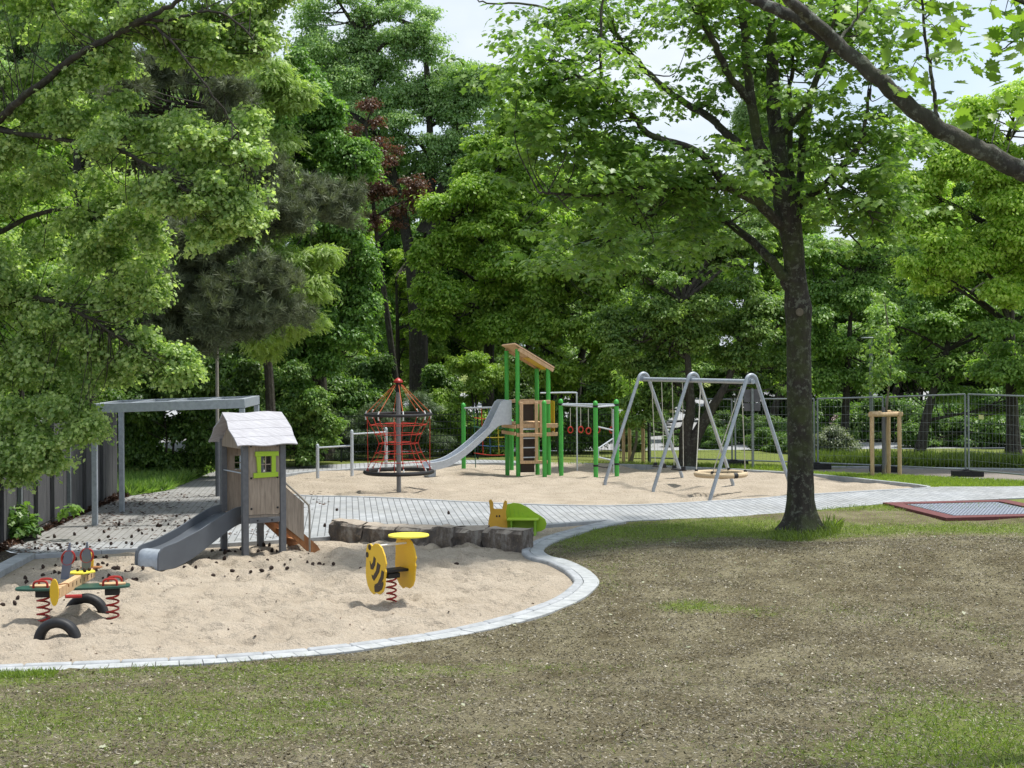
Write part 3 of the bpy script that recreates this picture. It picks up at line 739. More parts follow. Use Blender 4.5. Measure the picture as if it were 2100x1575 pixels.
# needles and twigs on the paving at the left
x, y = scatter(8000, -9.5, -3.5, 24.5, 36, lambda x, y: inside(PO, x, y) & ~inside(P1, x, y) & (rng.random(len(x)) < np.clip((-3.8-x)/4, 0, 1)*(vn(x, y, .7, 61)**2)*1.6)); n = len(x)
o = leaf_mesh('needle_litter', L['duff'], np.column_stack([x, y, np.full(n, .010)]), rng.normal(size=(n, 3))*.2+[0, 0, 1], rng.uniform(.03, .09, n), 'chip'); o['kind'] = 'stuff'
x, y = scatter(900, -8, 2, 16, 28, lambda x, y: inside(P1, x, y) & (rng.random(len(x)) < .2+.5*(x < -3))); n = len(x)
o = leaf_mesh('sand_litter', L['duff'], np.column_stack([x, y, sand1(x, y)+.006]), rng.normal(size=(n, 3))*.3+[0, 0, 1], rng.uniform(.015, .05, n), 'chip'); o['kind'] = 'stuff'

# ================================================================== SKY and LIGHT
sun_dir = np.array([.34, .12, 1.0]); sun_dir /= np.linalg.norm(sun_dir)
EL = math.asin(sun_dir[2]); AZ = math.atan2(sun_dir[0], sun_dir[1])
w = bpy.data.worlds.new("World"); scene.world = w; w.use_nodes = True; nt = w.node_tree
bg = nt.nodes["Background"]; sky = nt.nodes.new("ShaderNodeTexSky"); sky.sky_type = 'NISHITA'; sky.sun_disc = False
sky.sun_elevation = EL; sky.sun_rotation = AZ; sky.dust_density = 2.0
tc = nt.nodes.new("ShaderNodeTexCoord"); mp = nt.nodes.new("ShaderNodeMapping"); mp.inputs['Scale'].default_value = (1, 1, 2.2)
n = nt.nodes.new("ShaderNodeTexNoise"); n.inputs['Scale'].default_value = 3.2; n.inputs['Detail'].default_value = 8; n.inputs['Roughness'].default_value = .55
nt.links.new(tc.outputs['Generated'], mp.inputs[0]); nt.links.new(mp.outputs[0], n.inputs['Vector'])
r = _ramp(nt, n.outputs[0], [(.36, (.55, .55, .55)), (.58, (1, 1, 1))])
n2 = nt.nodes.new("ShaderNodeTexNoise"); n2.inputs['Scale'].default_value = 6; n2.inputs['Detail'].default_value = 6
nt.links.new(mp.outputs[0], n2.inputs['Vector'])
cl = _ramp(nt, n2.outputs[0], [(.3, (2.9, 3.45, 4.2)), (.66, (4.3, 4.6, 4.95))])
nt.links.new(_mix(nt, r.outputs[0], sky.outputs[0], cl.outputs[0]), bg.inputs[0]); bg.inputs[1].default_value = .13
sl = bpy.data.lights.new("sun", 'SUN'); sl.energy = 3.1; sl.angle = R(5); sl.color = (1, .965, .90)
so = bpy.data.objects.new("sun", sl); COL.objects.link(so)
so.rotation_euler = Vector(-sun_dir).to_track_quat('-Z', 'Y').to_euler()
scene.view_settings.view_transform = 'Standard'; scene.view_settings.look = 'None'
scene.view_settings.exposure = .82; scene.view_settings.gamma = 1
cy = scene.cycles
cy.max_bounces = 12; cy.diffuse_bounces = 7; cy.glossy_bounces = 2; cy.transmission_bounces = 8; cy.sample_clamp_indirect = 3; cy.transparent_max_bounces = 4
cy.caustics_reflective = False; cy.caustics_refractive = False

cy.use_denoising = True; cy.denoiser = 'OPENIMAGEDENOISE'; cy.denoising_input_passes = 'RGB_ALBEDO_NORMAL'; cy.denoising_prefilter = 'NONE'
# ================================================================== PLAY EQUIPMENT
UP = np.array([0, 0, 1.])
def v3(p, z): return np.array([p[0], p[1], z])
def unit(v): v = np.array(v, float); return v/np.linalg.norm(v)
def holed(mb, o, a, n, u0, u1, z0, z1, h, th):
    """board from u0..u1 / z0..z1 with a rectangular opening h = (ua, ub, za, zb)"""
    ua, ub, za, zb = h
    for (x0, x1, y0, y1) in ((u0, ua, z0, z1), (ub, u1, z0, z1), (ua, ub, z0, za), (ua, ub, zb, z1)):
        c = o + a*(x0+x1)/2 + UP*(y0+y1)/2
        mb.box(c, (x1-x0, th, y1-y0), (a, n, UP))
def bolt(parent, p, n, r=.018):
    MB().lathe([(r, 0), (r, .01), (r*.6, .018)], p, 8, n).build('bolt', M['black'], parent)

# ---------------------------------------------------------------- playhouse
Mo = G(503, 1140); a = np.append(unit((.56, .33)), 0)*1; b = np.append(unit((-.33, .56)), 0)
PW, PD = .65, 1.0
def PP(u, v, z): return v3(Mo + a*u + b*v, z)
ph = thing('playhouse', 'small grey wooden playhouse on posts with grey slide and lime window frame', 'playhouse', v3(PP(PW/2, PD/2, 0), 0))
for u, v in ((0, 0), (PW, 0), (0, PD), (PW, PD)):
    MB().box(PP(u, v, .86), (.10, .10, 2.0), (a, b, UP)).build('post', M['grey_post'], ph, bevel=.008)
w = MB(); holed(w, PP(0, -.015, 0), a, b, .055, PW-.055, .66, 1.82, (.255, .45, 1.35, 1.61), .026)
wl = w.build('front_wall', M['beige_wood'], ph, smooth=0, bevel=.003)
g = MB(); g.box(PP(.3525, -.015, 1.48), (.016, .02, .26), (a, b, UP)).box(PP(.3525, -.015, 1.475), (.195, .016, .016), (a, b, UP))
g.build('muntin', M['beige_wood'], wl)
f = MB(); o_ = PP(0, -.045, 0)
f.prism([(.165, 1.615), (.57, 1.61), (.57, 1.685), (.165, 1.695)], o_, a, UP, .03).prism([(.135, 1.26), (.56, 1.27), (.56, 1.345), (.135, 1.345)], o_, a, UP, .03)
f.prism([(.205, 1.345), (.262, 1.345), (.262, 1.612), (.185, 1.614)], o_+b*.003, a, UP, .03).prism([(.45, 1.345), (.52, 1.345), (.52, 1.61), (.45, 1.61)], o_+b*.003, a, UP, .03)
f.build('window_frame', M['lime'], ph, smooth=0, bevel=.003)
w = MB(); holed(w, PP(0, PD+.015, 0), a, b, .055, PW-.055, .60, 1.82, (.20, .36, 1.33, 1.56), .026)
bw = w.build('rear_wall', M['beige_wood'], ph, smooth=0)
MB().box(PP(.28, PD+.015, 1.445), (.16, .016, .016), (a, b, UP)).build('muntin', M['beige_wood'], bw)
for u in (-.03, PW+.03):
    MB().prism([(-.06, 1.74), (PD+.06, 1.74), (PD/2, 2.22)], PP(u, 0, 0), b, UP, .024).build('gable', M['beige_wood'], ph, smooth=0)
MB().box(PP(PW/2, PD/2, .625), (PW-.02, PD+.02, .04), (a, b, UP)).build('floor', M['beige_wood'], ph)
for v in (-.02, PD+.02): MB().box(PP(PW/2, v, .565), (PW-.11, .05, .085), (a, b, UP)).build('floor_beam', M['grey_post'], ph, bevel=.004)
MB().tube([PP(-.01, .05, 1.34), PP(-.01, PD-.05, 1.34)], .012, 6).build('guard_bar', M['steel'], ph)
for s, nm in ((-1, 'roof_panel'), (1, 'roof_panel')):
    mb = MB(); r0 = PP(0, .5, 2.31); e0 = PP(0, .5+s*.70, 1.80); sl_ = unit(e0-r0); Ls = np.linalg.norm(e0-r0)
    cuts = [0, .25, .50, .75, 1.0]; us = np.linspace(-.20, .86, 14)
    def edge(c, k): return [(u + (.02*math.sin(c*9) if i == 0 else -.02*math.cos(c*7)*(i == 13)), c*Ls + (.018*math.sin(u*9+k*1.3) if k in (0, 4) else .004*math.sin(u*7+k))) for i, u in enumerate(us)]
    for k in range(4):
        A = edge(cuts[k], k); B = edge(cuts[k+1], k+1)
        A = [(x, y+.003) for x, y in A]
        mb.prism(A+B[::-1], r0 + UP*.0 + np.cross(a, sl_)*0, a, sl_, .024)
    rp = mb.build(nm, M['silver_wood'], ph, smooth=0, bevel=.004)
    fixn(rp)
for u in (.13, .53): bolt(ph, PP(u, -.10, 1.885), np.cross(unit(PP(0, -.2, 1.8)-PP(0, .5, 2.31)), a)*-1, .02)
for u, z in ((.10, 1.78), (.555, 1.78), (.10, 1.26), (.555, 1.26), (.10, .76), (.555, .76)): bolt(ph, PP(u, -.028, z), -b)
for u in (.2, .45): bolt(ph, PP(u, -.045, .565), -b, .014)
# slide
s0 = PP(-.03, .5, .66); s1 = v3(G(314, 1160), .25); sd = unit((s1-s0)*[1, 1, 0]); sn = np.array([-sd[1], sd[0], 0]); Ln = np.linalg.norm((s1-s0)[:2])
prof = smooth_path([(0, .66, 0), (.14, .63, 0), (.35, .51, 0), (.6, .35, 0), (.82, .255, 0), (1.0, .235, 0)], 4)
bed = [v3(s0+sd*t[0]*Ln, t[1]) for t in prof]
hw = .235
mb = MB(); V = []; n_ = len(bed)
for q in bed: V += [q-sn*hw, q+sn*hw, q+sn*hw-UP*.03, q-sn*hw-UP*.03]
fc = []
for i in range(n_-1):
    for e in range(4): e2 = (e+1) % 4; fc.append((i*4+e, (i+1)*4+e, (i+1)*4+e2, i*4+e2))
fc += [(0, 1, 2, 3), (n_*4-1, n_*4-2, n_*4-3, n_*4-4)]
mb.add(V, fc); sld = fixn(mb.build('slide', M['slide_grey'], ph))
for s in (-1, 1):
    top = [(t[0]*Ln, t[1] + (.13 if t[0] < .75 else .13-.05*(t[0]-.75)/.25)) for t in prof]
    bot = [(t[0]*Ln, max(-.05, t[1]-.15-.16*t[0])) for t in prof]
    end = [(Ln+.06, .29), (Ln+.12, .23), (Ln+.14, .14), (Ln+.14, -.05)]
    MB().prism(top+end+bot[::-1], s0*[1, 1, 0]+sn*s*(hw+.016), sd, UP, .03).build('side_panel', M['slide_grey'], sld, smooth=0, bevel=.006)
mb = MB(); c_ = [(Ln-.10, .247), (Ln, .246), (Ln+.05, .225), (Ln+.09, .17), (Ln+.105, .08), (Ln+.105, -.05)]
V = []
for x_, z_ in c_: V += [v3(s0+sd*x_-sn*hw, z_), v3(s0+sd*x_+sn*hw, z_)]
mb.add(V, [(2*i, 2*i+1, 2*i+3, 2*i+2) for i in range(len(c_)-1)])
mb.build('exit_plate', M['steel'], sld, smooth=60)
# stairs
st = MB()
for v in (.10, PD-.10): st.prism([(PW+.03, .62), (PW+.03, .40), (1.16, -.05), (1.38, -.05), (1.30, .07)], PP(0, v, 0), a, UP, .04)
sto = st.build('stair_stringer', M['orange_wood'], ph, smooth=0)
for k in range(3): MB().box(PP(PW+.14+.19*k, PD/2, .46-.17*k), (.17, PD-.24, .03), (a, b, UP)).build('step', M['orange_wood'], ph)
for v in (.03, PD-.03):
    MB().prism([(PW+.07, 1.08), (1.04, .80), (1.04, .16), (PW+.07, .42)], PP(0, v, 0), a, UP, .022).build('stair_guard', M['beige_wood'], ph, smooth=0, bevel=.003)
    MB().tube(smooth_path([PP(PW+.05, v-.03, 1.16), PP(1.05, v-.03, .83), PP(1.125, v-.03, .70), PP(1.13, v-.03, .3), PP(1.13, v-.03, -.1)], 6), .018, 8).build('handrail', M['pole'], ph)

# ---------------------------------------------------------------- bee spring rocker
B0 = v3(G(803, 1235), -.04); by = B0[1]; ks = by/F
ax_ = np.append(unit((.80, .60)), 0); dd = np.append(unit((.60, -.80)), 0)
bee = thing('spring_rocker', 'yellow bee spring rocker with brown stripes and a round yellow tray on top', 'spring rocker', B0)
def bz(py): return CH + (708-(py+1.7))/F*by
MB().tube(helix(v3(B0, 0), .062, .0, .33, 4.2), .0125, 8).build('spring', M['red'], bee)
MB().box(v3(B0, .36), (.19, .15, .07), (ax_, dd, UP)).build('spring_clamp', M['black'], bee, bevel=.01)
st_ = MB(); st_.box(v3(B0, .425)+ax_*.02, (.40, .22, .035), (ax_, dd, UP)); st_.build('seat', M['black'], bee, bevel=.008)
zq = lambda y: bz(1000+y/4.2)
outl = [(475, 480), (500, 472), (522, 488), (545, 464), (580, 462), (612, 490), (638, 555), (652, 622), (641, 660), (648, 690), (640, 740), (636, 810), (618, 865), (590, 893), (552, 888), (530, 905), (497, 880), (473, 835), (458, 760), (456, 690), (462, 600), (461, 530)]
ctrL = W(640+555/4.2, 1165, by-.05)*[1, 1, 0]
ctrR = W(640+810/4.2, 1160, by+.10)*[1, 1, 0]
U = lambda x: (x-555)/100*.262
pl = [(U(x), zq(y)) for x, y in outl]
lp = MB().prism(pl, ctrL, dd, UP, .022).build('side_board', M['yellow'], bee, smooth=0, bevel=.004)
mir = [(U(x), zq(y)+.055) for x, y in outl]
MB().prism(mir, ctrR, dd, UP, .022).build('side_board', M['yellow'], bee, smooth=0, bevel=.004)
of = ctrL - ax_*.0135
for bd in ([(500, 620), (512, 655), (530, 625), (538, 575), (556, 592), (550, 645), (530, 690), (507, 690)],
           [(516, 735), (530, 745), (558, 695), (572, 620), (600, 640), (588, 700), (560, 752), (538, 785), (522, 765)],
           [(540, 820), (575, 795), (602, 735), (612, 680), (634, 690), (628, 745), (600, 805), (560, 830)],
           [(541, 828), (590, 815), (625, 770), (628, 800), (612, 845), (580, 872), (545, 880)]):
    MB().prism([(U(x), zq(y)) for x, y in bd], of, dd, UP, .006).build('stripe', M['stripe'], lp, smooth=0)
for ex, ey in ((498, 503), (474, 572)): MB().prism(ellipse(U(ex), zq(ey), .034, .038, 10), of, dd, UP, .006).build('eye', M['stripe'], lp, smooth=0)
MB().tube([ctrL*[1, 1, 0]+UP*zq(482)+dd*.02, ctrR*[1, 1, 0]+UP*zq(468)+dd*.02], .014, 8).build('handlebar', M['white'], bee)
tc_ = W(838, 1098, by+.12)
MB().lathe([(.0, -.01), (.272, -.01), (.275, 0), (.272, .012), (0, .012)], tc_, 32).build('tray', M['lemon'], bee, smooth=30)
MB().tube([v3(tc_, .44), v3(tc_, tc_[2])], .022, 8).build('tray_post', M['steel'], bee)

# ---------------------------------------------------------------- aeroplane spring rocker
ax0 = W(-0+150, 1206, 19.3); py_ = 19.3
pl_ = thing('plane_rocker', 'aeroplane rocker on two red springs with a yellow nose board and green wing', 'spring rocker', v3(ax0, 0))
wd = np.append(unit((1.35, .22)), 0); fd = np.array([-wd[1], wd[0], 0]); zW = .40
WC = v3(ax0, zW)
wing = []
for t in np.linspace(0, 2*math.pi, 41)[:-1]:
    c_, s_ = math.cos(t), math.sin(t); wing.append((.70*np.sign(c_)*abs(c_)**.75, .19*np.sign(s_)*abs(s_)**.6))
wg = MB().prism(wing, WC, wd, fd, .03).build('wing', M['dark_green'], pl_, smooth=0, bevel=.006)
def onW(px, py, z): d = ray(px, py); t = (z-CH)/d[2]; return d*t + [0, 0, CH]
sp = []
for px in (82, 223):
    c = onW(px+1, 1212, zW); c = v3(WC + wd*np.dot(c-WC, wd), 0); sp.append(c)
    MB().tube(helix(c, .075, -.06, .30, 4.2), .013, 8).build('spring', M['red'], pl_)
    MB().box(v3(c, .335), (.18, .14, .09), (wd, fd, UP)).build('spring_clamp', M['black'], pl_, bevel=.012)
    pad = MB().prism(ellipse(0, 0, .165, .085, 24), v3(c, zW+.027), wd, fd, .024).build('seat', M['pale_wood'], pl_, smooth=0, bevel=.005)
    for s in (-1, 1):
        q = v3(c, zW+.012) + fd*s*.10 + wd*(.02*s)
        MB().tube(smooth_path([q-wd*.085, q-wd*.08+UP*.06, q-wd*.045+UP*.085, q+wd*.045+UP*.085, q+wd*.08+UP*.06, q+wd*.085], 4), .015, 8).build('handle', M['red'], pl_)
FC = v3(ax0, .47)+wd*.03
fd = np.append(unit((.035, 1)), 0); wd = np.array([fd[1], -fd[0], 0])
fus = MB().bar(FC-fd*.78-UP*.03, FC+fd*.66+UP*.02, .09, .13).build('fuselage', M['pale_wood'], pl_, bevel=.008)
for k in range(6):
    q = FC+fd*(-.25+.15*k)+wd*.047; MB().box(q, (.004, .018, .05), (wd, fd, UP)).build('slot', M['dark_panel'], fus)
MB().prism(ellipse(0, 0, .055, .165, 20), FC-fd*.80-UP*.01, wd, UP, .022).build('nose_board', M['yellow'], pl_, smooth=0, bevel=.004)
MB().prism([(-.05, -.05), (.05, -.05), (.05, .03), (-.05, .03)], FC-fd*.77, wd, UP, .02).build('nose_block', M['orange_wood'], pl_, smooth=0)
MB().box(FC+fd*.64+UP*.085, (.26, .12, .02), (wd, fd, UP)).build('tailplane', M['orange_wood'], pl_, bevel=.004)
MB().prism([(-.035, 0), (.035, 0), (.04, .08), (.02, .17), (0, .19), (-.02, .17), (-.04, .08)], FC+fd*.62+UP*.095, wd, UP, .02).build('tail_fin', M['yellow'], pl_, smooth=0, bevel=.004)
MB().prism([(-.17, -.12), (.09, -.13), (.19, .05), (.13, .16), (-.10, .13)], FC+fd*.22-wd*.02+UP*.082, wd, fd, .02).build('seat_board', M['lemon'], pl_, smooth=0, bevel=.004)
for k, (dx, fy, h, le) in enumerate(((-.125, -.02, .42, .07), (.02, .36, .38, .03))):
    base = FC+wd*dx+fd*fy+UP*.03; tilt = unit(UP+wd*le*2.4-fd*.08)
    MB().prism([(-.058, 0), (.045, 0), (.062, h*.55), (.04, h*.85), (.012, h*.97), (.008, h*1.12), (-.012, h*1.12), (-.02, h*.95), (-.05, h*.8), (-.062, h*.5)], base, wd, tilt, .022).build('backrest', M['blue_grey'], pl_, smooth=0, bevel=.004)
    hc = base+tilt*h*.66
    MB().tube([hc+wd*x+tilt*y for x, y in ellipse(0, 0, .082, .092, 20)], .0125, 8, closed=True).build('handle', M['red'], pl_)
MB().tube([FC-fd*.55+wd*.05-UP*.10, FC-fd*.45+wd*.22-UP*.11], .022, 8).build('footrest', M['red'], pl_)
MB().tube(smooth_path([FC-fd*.66-wd*.01+UP*.06, FC-fd*.62+wd*.10+UP*.07, FC-fd*.60+wd*.11+UP*.03], 3), .008, 6).build('grab_bar', M['orange_wood'], pl_)

# ---------------------------------------------------------------- half-buried tyres
def tyre(px, py, dia_px, label, ang):
    c = G(px, py); k = c[1]/F; ro = dia_px*k/2; t = thing('tyre', label, 'tyre', v3(c, 0), 'black tyres half buried in the sand')
    d = np.array([math.cos(ang), math.sin(ang), 0]); n = np.array([-d[1], d[0], 0]); o_ = v3(c, -ro*.13)
    prof = [(.80, -.14), (.62, -.11), (.585, -.06), (.60, 0), (.585, .06), (.62, .11), (.80, .14), (.95, .12), (.99, .06), (1.0, 0), (.99, -.06), (.95, -.12)]
    mb = MB(); m = 40; V = []
    for i in range(m):
        th = 2*math.pi*i/m; e = d*math.cos(th)+UP*math.sin(th)
        for r_, w_ in prof: V.append(o_+e*r_*ro+n*w_*ro*2.1)
    K = len(prof); f = []
    for i in range(m):
        for k_ in range(K): f.append((i*K+k_, i*K+(k_+1) % K, ((i+1) % m)*K+(k_+1) % K, ((i+1) % m)*K+k_))
    mb.add(V, f); o = fixn(mb.build('tyre_body', M['tyre'], t, smooth=60))
    return t
tyre(118, 1309, 98, 'black tyre half buried in front of the aeroplane rocker, nearest the kerb', -.05)
tyre(177, 1257, 92, 'black tyre half buried under the aeroplane wing beside the right spring', -.02)

# ---------------------------------------------------------------- snail bench
S0 = G(1060, 1095); sb = thing('snail_bench', 'small snail shaped bench with amber head board and lime green shell seat', 'play bench', S0)
sx = np.append(unit((1, -.10)), 0); sy = np.array([-sx[1], sx[0], 0]); sk = S0[1]/F
def SQ(px, dv, z): return v3(S0 + sx*((px-1060)*sk) + sy*dv, z)
hx = np.append(unit((1, .30)), 0)
hl = [(-.18, -.05), (-.175, .2), (-.155, .33), (-.135, .40), (-.145, .52), (-.16, .63), (-.12, .655), (-.085, .60), (-.075, .49), (-.05, .475), (.03, .475), (.09, .47), (.115, .58), (.14, .625), (.175, .61), (.18, .55), (.155, .42), (.165, .30), (.18, .2), (.185, -.05)]
hb = MB().prism([(x, z*.98+.0) for x, z in hl], SQ(1022, -.12, 0), hx, UP, .025).build('head_board', M['yellow_orange'], sb, smooth=0, bevel=.004)
for ex in (-.02, .03): MB().prism(ellipse(ex, .335, .014, .020, 10), SQ(1022, -.12, 0)-np.cross(hx, UP)*-.016, hx, UP, .006).build('eye', M['stripe'], hb, smooth=0)
sh = [(1030, .04), (1030, .45), (1040, .52), (1052, .545), (1066, .53), (1082, .46), (1096, .37), (1108, .31), (1117, .25), (1120, .17), (1117, .08), (1108, .03), (1098, .02)]
MB().prism([((x-1060)*sk, z) for x, z in sh], v3(S0+sy*.16, 0), sx, UP, .025).build('shell_back', M['lime'], sb, smooth=0, bevel=.004)
for k in range(5):
    MB().bar(SQ(1046+k*9, .146, .30), SQ(1046+k*9-3, .146, .50-.045*k), .006, .008, sy).build('slat_groove', M['lime_dark'], sb)
MB().box(SQ(1073, 0, .27), (64*sk, .34, .025), (sx, sy, UP)).build('seat', M['lime'], sb, bevel=.005)
for px in (1050, 1098): MB().prism([(-.15, -.05), (.15, -.05), (.13, .10), (.15, .258), (-.15, .258), (-.13, .10)], SQ(px, 0, 0), sy, UP, .025).build('support', M['lime_dark'], sb, smooth=0, bevel=.004)

# ---------------------------------------------------------------- quarry stones
def stone(x0, x1, yb0, yb1, h0, h1, label, dep=.46, sd_=1):
    h0 *= .93; h1 *= .93
    A = G(640+x0/4.2, 1000+yb0/4.2); B = G(640+x1/4.2, 1000+yb1/4.2); d = unit((B-A)*[1, 1, 0]); Ln = np.linalg.norm((B-A)[:2])-.012
    n = np.array([-d[1], d[0], 0]); g = np.random.default_rng(sd_)
    nx, ny, nz = max(6, int(Ln/.055)), 8, 7; V = {}; vs = []; fs = []
    def vid(i, j, k):
        if (i, j, k) not in V:
            u, v, w_ = i/nx, j/ny, k/nz; h = h0+(h1-h0)*u
            q = A + d*u*Ln + n*(v*dep) + UP*(-.14+(h+.14)*w_)
            nn = (vn(np.array([u*Ln*1.0+sd_*3]), np.array([w_*.5+v*2.]), .13, sd_)[0]-.5)
            m2 = (vn(np.array([u*Ln+sd_]), np.array([v*dep]), .22, sd_+9)[0]-.5)
            if j == 0: q = q + n*(nn*.10 + .03*(w_ > .9)) + d*g.normal()*.006
            if i in (0, nx): q = q + d*(nn*.06)
            if k == nz: q = q + UP*(m2*.05 + nn*.012)
            if k == nz and j == 0: q = q + n*.02 - UP*.012*g.random()
            V[(i, j, k)] = len(vs); vs.append(q)
        return V[(i, j, k)]
    for i in range(nx):
        for j in range(ny):
            fs.append((vid(i, j, nz), vid(i+1, j, nz), vid(i+1, j+1, nz), vid(i, j+1, nz)))
    for i in range(nx):
        for k in range(nz):
            fs.append((vid(i, 0, k), vid(i+1, 0, k), vid(i+1, 0, k+1), vid(i, 0, k+1))); fs.append((vid(i, ny, k), vid(i, ny, k+1), vid(i+1, ny, k+1), vid(i+1, ny, k)))
    for j in range(ny):
        for k in range(nz):
            fs.append((vid(0, j, k), vid(0, j, k+1), vid(0, j+1, k+1), vid(0, j+1, k))); fs.append((vid(nx, j, k), vid(nx, j+1, k), vid(nx, j+1, k+1), vid(nx, j, k+1)))
    o = MB().add(vs, fs).build('stone_block', M['stone'], None, loc=v3(A, 0), smooth=28)
    tag(o, label, 'stone block', 'row of quarry stones in the sand')
stone(155, 430, 450, 458, .36, .30, 'short brown quarry stone at the left end of the row, nearest the playhouse stairs', .46, 1)
stone(430, 722, 458, 472, .30, .29, 'grey brown quarry stone second from the left of the row, left of the yellow tray', .48, 2)
stone(722, 1022, 470, 500, .29, .31, 'dark quarry stone half hidden behind the round yellow tray', .50, 3)
stone(1022, 1212, 500, 516, .34, .36, 'blue grey quarry stone just right of the yellow tray', .46, 4)
stone(1212, 1468, 516, 524, .35, .34, 'reddish brown quarry stone second from the right end of the row', .46, 5)
stone(1468, 1806, 524, 548, .36, .36, 'long streaked quarry stone at the right end of the row beside the kerb', .44, 6)

# ---------------------------------------------------------------- rotating net spinner
N0 = G(818, 1003); ny_ = N0[1]; net = thing('net_spinner', 'rotating climbing net with red ropes between two black rings on a grey mast', 'climbing net', N0)
zc_ = lambda py: Z(818, py, ny_); kk = ny_/F
MB().tube([v3(N0, -.2), v3(N0, zc_(803))], 4.7*kk, 16).build('mast', M['mast'], net)
MB().lathe([(5.2*kk, 0), (5.2*kk, zc_(783)-zc_(804))], v3(N0, zc_(804)), 14).build('collar', M['black'], net)
MB().lathe([(9.6*kk, 0), (10*kk, .03), (8.6*kk, .06), (4*kk, .10), (1*kk, .12)], v3(N0, zc_(785)), 16).build('cap', M['red'], net, smooth=50)
zt, zb = zc_(850), zc_(967.5); rt, rb = 68*kk, 69*kk
for nm, z_, r_, tr in (('upper_ring', zt, rt, .036), ('lower_ring', zb, rb, .05)):
    MB().tube([v3(N0, z_)+[r_*math.cos(t), r_*math.sin(t), 0] for t in np.arange(48)*2*math.pi/48], tr, 8, closed=True).build(nm, M['black'], net)
prf = [(rt, zt), (58*kk, zc_(871)), (47*kk, zc_(890)), (40*kk, zc_(909)), (47*kk, zc_(928)), (57*kk, zc_(946)), (rb, zb)]
an = [2*math.pi*(k+.28)/8 for k in range(8)]
pt = lambda r_, z_, t: v3(N0, z_)+np.array([r_*math.cos(t), r_*math.sin(t), 0])
for t in an:
    mb = MB()
    for i in range(6): mb.tube([pt(*prf[i], t), pt(*prf[i+1], t)], .008, 5)
    mb.build('net_rope', M['red_rope'], net)
for i in range(1, 6):
    mb = MB(); mb.tube([pt(*prf[i], t) for t in an], .008, 5, closed=True)
    if i in (1, 3): mb.tube([pt(prf[i][0]*.55, prf[i][1]+.03, t) for t in an], .007, 5, closed=True)
    for t in an: mb.lathe([(.024, -.02), (.024, .02)], pt(*prf[i], t), 6)
    mb.build('net_ring', M['red_rope'], net)
for t in an:
    mb = MB(); top = pt(8*kk, zc_(789), t)
    mb.tube([top, pt(rt, zt+.02, t)], .009, 5)
    mb.build('stay_rope', M['orange_rope'], net)
    for A_, B_ in ((pt(rt, zt+.02, t), pt(rt*.955, zt+.10, t)), (pt(rt, zt-.03, t), pt(rt*.98, zt-.11, t)), (pt(rb, zb+.03, t), pt(rb*.97, zb+.11, t))):
        MB().tube([A_, B_], .017, 6).build('ferrule', M['white'], net)
for t in (math.pi*.02, math.pi*.98, math.pi*.52, math.pi*1.48): MB().tube([pt(rt*.95, zt, t), pt(rb*.92, zb, t)], .008, 5).build('hanging_rope', M['red_rope'], net)

# ---------------------------------------------------------------- gymnastic bars
q1, q2_, q3 = G(651.5, 977), G(722, 974.5), G(792, 962)
tb = thing('gymnastic_bars', 'two steel turning bars of different height between three round posts', 'turning bars', q2_)
for q, yt, px in ((q1, 911, 651), (q2_, 882, 722), (q3, 877, 792)):
    zt_ = Z(px, yt, q[1]); r_ = 3.4*q[1]/F
    MB().tube([v3(q, -.2), v3(q, zt_-.05)], r_, 12, cap=True).lathe([(r_*1.06, -.05), (r_*1.06, -.02), (r_*.8, .015), (r_*.3, .03)], v3(q, zt_-.02), 12).build('post', M['steel_light'], tb)
MB().tube([v3(q1, Z(651, 918, q1[1])), v3(q2_, Z(722, 914, q2_[1]))], .021, 8).build('bar', M['steel_light'], tb)
MB().tube([v3(q2_, Z(722, 890, q2_[1])), v3(q3, Z(792, 886, q3[1]))], .021, 8).build('bar', M['steel_light'], tb)

# ---------------------------------------------------------------- climbing tower
p2 = G(1062.7, 970); ty = p2[1]; aT = np.append(unit((.815, .19)), 0); bT = np.append(unit((-.19, .815)), 0)*1
TW, TD = .84, .80
p4 = p2 + aT*TW; p1 = W(1039.4, 800, ty+.75)*[1, 1, 0]; p3 = p1 + aT*TW
tw = thing('climbing_tower', 'green post climbing tower with steel slide, wooden ladder and sloping roof', 'climbing tower', v3((p1+p4)/2, 0))
def gpost(parent, p, z1, r=.060, dome=True, name='post'):
    mb = MB(); mb.tube([v3(p, -.2), v3(p, z1-.03)], r, 14)
    if dome: mb.lathe([(r*1.08, -.03), (r*1.08, 0), (r*.85, .045), (r*.35, .07)], v3(p, z1-.03), 14)
    return mb.build(name, M['green_post'], parent)
for p, z_ in ((p1, 3.28), (p2, 3.33), (p3, 2.79), (p4, 2.83)): gpost(tw, p, z_, dome=False)
p5 = G(1117, 972); gpost(tw, p5, Z(1117, 824, p5[1])); p6 = W(1049, 900, ty+2.0)*[1, 1, 0]; gpost(tw, p6, 1.3)
p7 = G(951, 958.6); gpost(tw, p7, Z(951, 829, p7[1]))
def TP(u, v, z): return v3(p2 + aT*u + (p1-p2)*v, z)
